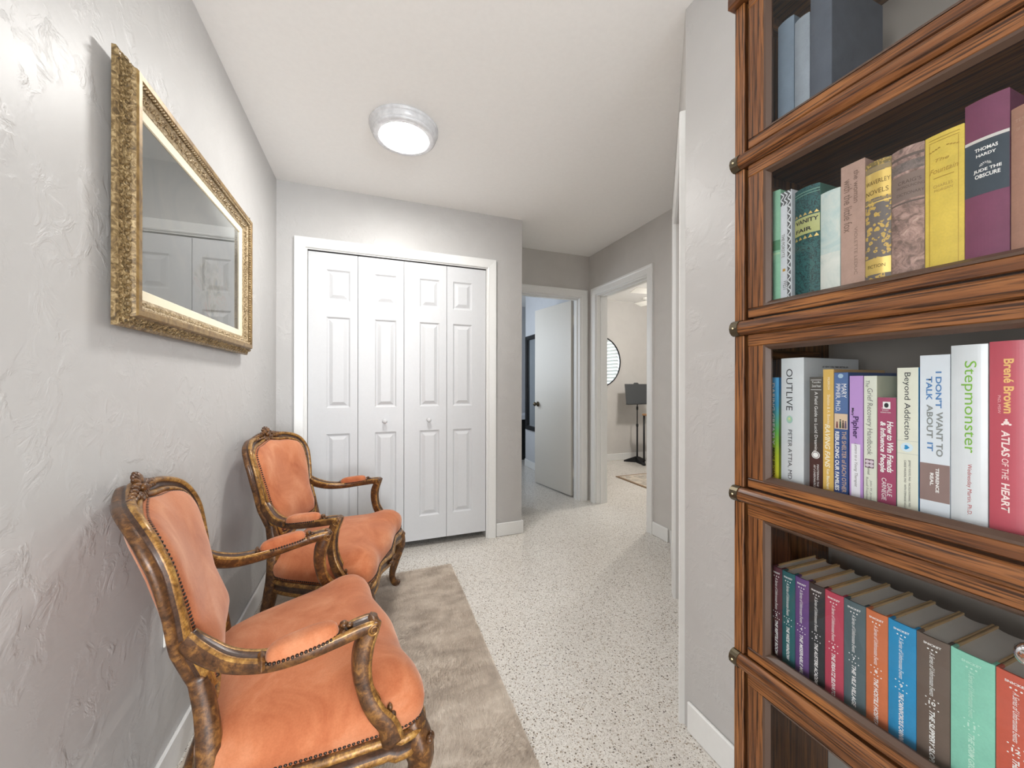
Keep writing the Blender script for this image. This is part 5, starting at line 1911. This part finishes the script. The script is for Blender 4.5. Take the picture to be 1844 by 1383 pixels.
# ------------------------------------------------------------------ room seen through the right doorway
st = tag(empty('music_stand', (3.70, 4.56, 0)), 'black sheet music stand against the far room wall', 'music stand')
tb = 0.30
desk = bmesh.new()
vs = [(-0.235, -0.045, 0.872), (0.235, -0.045, 0.872), (0.205, 0.035, 1.165), (0.05, 0.035, 1.165), (0.03, 0.040, 1.185), (-0.03, 0.04, 1.185), (-0.05, 0.035, 1.165), (-0.205, 0.035, 1.165)]
bv = [desk.verts.new(v) for v in vs]
f = desk.faces.new(bv)
ex = bmesh.ops.extrude_face_region(desk, geom=[f])
for v in [g for g in ex['geom'] if isinstance(g, bmesh.types.BMVert)]:
    v.co += Vector((0, 0.006, -0.002))
from_bm('desk', desk, M['stand_grey'], st)
box('tray', (-0.245, -0.105, 0.866), (0.245, -0.040, 0.873), M['black_metal'], st, 0.002)
tube('lower_tube', [(0, 0.01, 0.05), (0, 0.01, 0.55)], 0.012, M['black_metal'], st)
tube('upper_tube', [(0, 0.01, 0.50), (0, 0.01, 0.93)], 0.008, M['black_metal'], st)
lathe('collar', [(0.0001, 0.53), (0.017, 0.532), (0.017, 0.57), (0.0001, 0.572)], M['black_metal'], st, 16, True, (0, 0.01, 0))
lathe('clamp', [(0.0001, 0.78), (0.015, 0.782), (0.015, 0.83), (0.0001, 0.832)], M['black_metal'], st, 16, True, (0, 0.01, 0))
bm = bmesh.new()
for k in range(3):
    a = 2 * PI * k / 3 + 0.3
    c_, s_ = math.cos(a), math.sin(a)
    ring0 = [(0.02, 0.030, 0.0), (0.02, 0.030, 0.085), (0.02, -0.030, 0.085), (0.02, -0.030, 0.0)]
    ring1 = [(0.19, 0.020, 0.0), (0.19, 0.016, 0.018), (0.19, -0.016, 0.018), (0.19, -0.020, 0.0)]
    q = [bm.verts.new((x * c_ - y * s_, 0.01 + x * s_ + y * c_, z)) for (x, y, z) in ring0 + ring1]
    for j in range(4):
        bm.faces.new((q[j], q[(j + 1) % 4], q[4 + (j + 1) % 4], q[4 + j]))
    bm.faces.new(q[4:])
from_bm('base', bm, M['black_metal'], st)

tbk = tag(empty('side_table', (3.79, 4.22, 0)), 'small black-legged table with a light wooden top beside the music stand', 'table')
box('table_top', (-0.17, -0.15, 0.715), (0.17, 0.15, 0.74), plain((176, 132, 92), 0.45), tbk, 0.004)
for (x, y) in ((-0.15, -0.13), (0.15, -0.13), (-0.15, 0.13), (0.15, 0.13)):
    tube('leg', [(x, y, 0.02), (x, y, 0.715)], 0.013, M['black_metal'], tbk)
for (x, y) in ((-0.15, -0.13), (0.15, -0.13), (-0.15, 0.13), (0.15, 0.13)):
    lathe('foot', [(0.0001, 0.0), (0.024, 0.001), (0.026, 0.015), (0.018, 0.04), (0.0001, 0.05)], M['black_metal'], tbk, 14, True, (x, y, 0))

mr = tag(empty('round_mirror', (3.178, 4.81, 1.50)), 'round mirror with thin black frame reflecting a window with blinds', 'mirror')
R_ = 0.385
lathe('mirror_glass', [(R_ - 0.006, -0.012), (0.0001, -0.012)], M['mirror'], mr, 64, False, (0, 0, 0), 'Y')
lathe('mirror_frame', [(R_ - 0.008, 0.0), (R_ - 0.008, -0.022), (R_ + 0.004, -0.022), (R_ + 0.004, 0.0)], M['black_metal'], mr, 64, False, (0, 0, 0), 'Y')

rg = tag(empty('patterned_rug', (3.55, 3.15, 0)), 'grey and beige patterned rug on the far room floor', 'rug')


def mat_rug2():
    t = NT('patterned_rug')
    v = t.coords()
    nz = t.noise(v, 5, 3, 0.6, 2.5)
    w_ = t.n('ShaderNodeTexWave', Vector=v, Scale=6.0, Distortion=9.0, Detail=3.0)
    c = t.ramp(w_.outputs[0], [(0.2, s2l((150, 146, 140))), (0.5, s2l((206, 194, 174))), (0.8, s2l((176, 164, 150)))])
    t.base(t.mix(0.4, c, t.ramp(nz.outputs[0], [(0.4, s2l((136, 130, 124))), (0.6, s2l((218, 206, 188)))])))
    t.p(Roughness=0.9)
    return t.m


box('rug_field', (-0.66, -0.76, 0.0), (0.70, 0.76, 0.010), mat_rug2(), rg)
boxes('rug_border', [((-0.69, -0.79, 0), (-0.66, 0.79, 0.009)), ((0.70, -0.79, 0), (0.73, 0.79, 0.009)), ((-0.66, 0.76, 0), (0.70, 0.79, 0.009)), ((-0.66, -0.79, 0), (0.70, -0.76, 0.009))], plain((128, 104, 80), 0.8), rg)

fan = tag(empty('ceiling_fan', (3.27, 3.20, 2.16)), 'white ceiling fan with a lit glass globe in the far room', 'ceiling fan')
lathe('motor_housing', [(0.0001, 0.08), (0.05, 0.08), (0.11, 0.05), (0.12, 0.02), (0.10, -0.02), (0.05, -0.04), (0.0001, -0.04)], M['white_plastic'], fan, 32)
lathe('down_rod', [(0.015, 0.08), (0.015, 0.24), (0.06, 0.25), (0.06, 0.28)], M['white_plastic'], fan, 20)
for k in range(5):
    a = PI - 0.11 + 2 * PI * k / 5
    bld = bmesh.new()
    add_box(bld, (0.12, -0.065, 0.000), (0.68, 0.065, 0.007), 0.002)
    bmesh.ops.rotate(bld, verts=bld.verts, cent=(0, 0, 0), matrix=Matrix.Rotation(0.2, 3, 'X'))
    bmesh.ops.rotate(bld, verts=bld.verts, cent=(0, 0, 0), matrix=Matrix.Rotation(a, 3, 'Z'))
    from_bm('blade', bld, M['white_plastic'], fan)
lathe('globe', [(0.05, -0.04), (0.09, -0.06), (0.10, -0.09), (0.08, -0.13), (0.04, -0.15), (0.0001, -0.155)], emitter('fan_globe', (1.0, 0.95, 0.88), 140.0), fan, 28)
sd = tag(empty('smoke_detector', (3.80, 4.50, H)), 'small round white detector on the far room ceiling', 'smoke detector')
lathe('housing', [(0.055, 0.0), (0.055, -0.012), (0.045, -0.028), (0.0001, -0.030)], M['white_plastic'], sd, 24)
lathe('sensor_ring', [(0.024, -0.0295), (0.022, -0.034), (0.0001, -0.0345)], M['trim'], sd, 20)

# window with slatted blinds in the far room (seen in the round mirror)
w2 = struct(boxes('window_2', [((4.96, 1.55, 0.95), (5.06, 1.60, 2.2)), ((4.96, 2.90, 0.95), (5.06, 2.95, 2.2)), ((4.96, 1.60, 2.15), (5.06, 2.90, 2.2)), ((4.94, 1.52, 0.93), (5.06, 2.98, 0.97))], M['trim']))
bl = tag(empty('window_blind', (4.945, 2.25, 2.15)), 'white slatted window blind in the far room', 'blind')
box('head_rail', (-0.03, -0.64, -0.01), (0.02, 0.64, 0.04), M['white_plastic'], bl)
slat_me = None
for k in range(16):
    z = -0.035 - k * 0.074
    if slat_me is None:
        s_ = box('slat', (-0.036, -0.63, -0.0012), (0.036, 0.63, 0.0012), M['white_plastic'], bl)
        slat_me = s_.data
    else:
        s_ = bpy.data.objects.new('slat', slat_me)
        COL.objects.link(s_)
        s_.parent = bl
    s_.location = (-0.004, 0, z)
    s_.rotation_euler = (0, 0.75, 0)
dc = tag(empty('low_cabinet', (4.70, 2.25, 0)), 'low black cabinet under the blinds of the far room', 'cabinet')
box('body', (-0.20, -0.65, 0.05), (0.22, 0.65, 0.86), M['black_metal'], dc, 0.004)
for k in range(2):
    dd_ = box('door', (-0.215, -0.63 + 0.64 * k, 0.09), (-0.20, -0.01 + 0.64 * k, 0.83), M['black_metal'], dc, 0.003)
    lathe('knob', [(0.012, -0.02), (0.0001, -0.021)], M['chrome'], dd_, 12, True, (-0.215, -0.06 + 0.12 * k, 0.5), 'X')
for (x, y) in ((-0.15, -0.6), (-0.15, 0.6), (0.18, -0.6), (0.18, 0.6)):
    box('foot', (x - 0.02, y - 0.02, 0), (x + 0.02, y + 0.02, 0.05), M['black_metal'], dc)

# ------------------------------------------------------------------ room behind the open hall door
bmr = tag(empty('wall_mirror', (XR + 0.0104, 4.52, 0.53)), 'tall dark-framed mirror hanging on the wall behind the open door', 'mirror')
X0 = 0.0
miter_pts = [(0, -0.36, 0.0), (0, 0.36, 0.0), (0, 0.36, 1.295), (0, -0.36, 1.295)]
miter('frame', miter_pts, [(0, 0), (0, 0.030), (-0.050, 0.026), (-0.056, 0.006), (-0.056, 0)], (0, 0, 0.65), (-1, 0, 0), M['black_metal'], bmr, True)
pyd('glass', [(-0.004, -0.31, 0.05), (-0.004, 0.31, 0.05), (-0.004, 0.31, 1.245), (-0.004, -0.31, 1.245)], [(0, 1, 2, 3)], M['mirror'], bmr)
cb = tag(empty('dark_cabinet', (2.20, 5.50, 0)), 'dark cabinet with a pale top glimpsed past the open door', 'cabinet')
box('body', (-0.28, -0.20, 0.05), (0.28, 0.22, 0.62), M['black_metal'], cb, 0.004)
box('top', (-0.30, -0.22, 0.62), (0.30, 0.23, 0.69), plain((222, 228, 236), 0.3), cb, 0.004)
box('plinth', (-0.26, -0.18, 0.0), (0.26, 0.20, 0.05), M['black_metal'], cb)
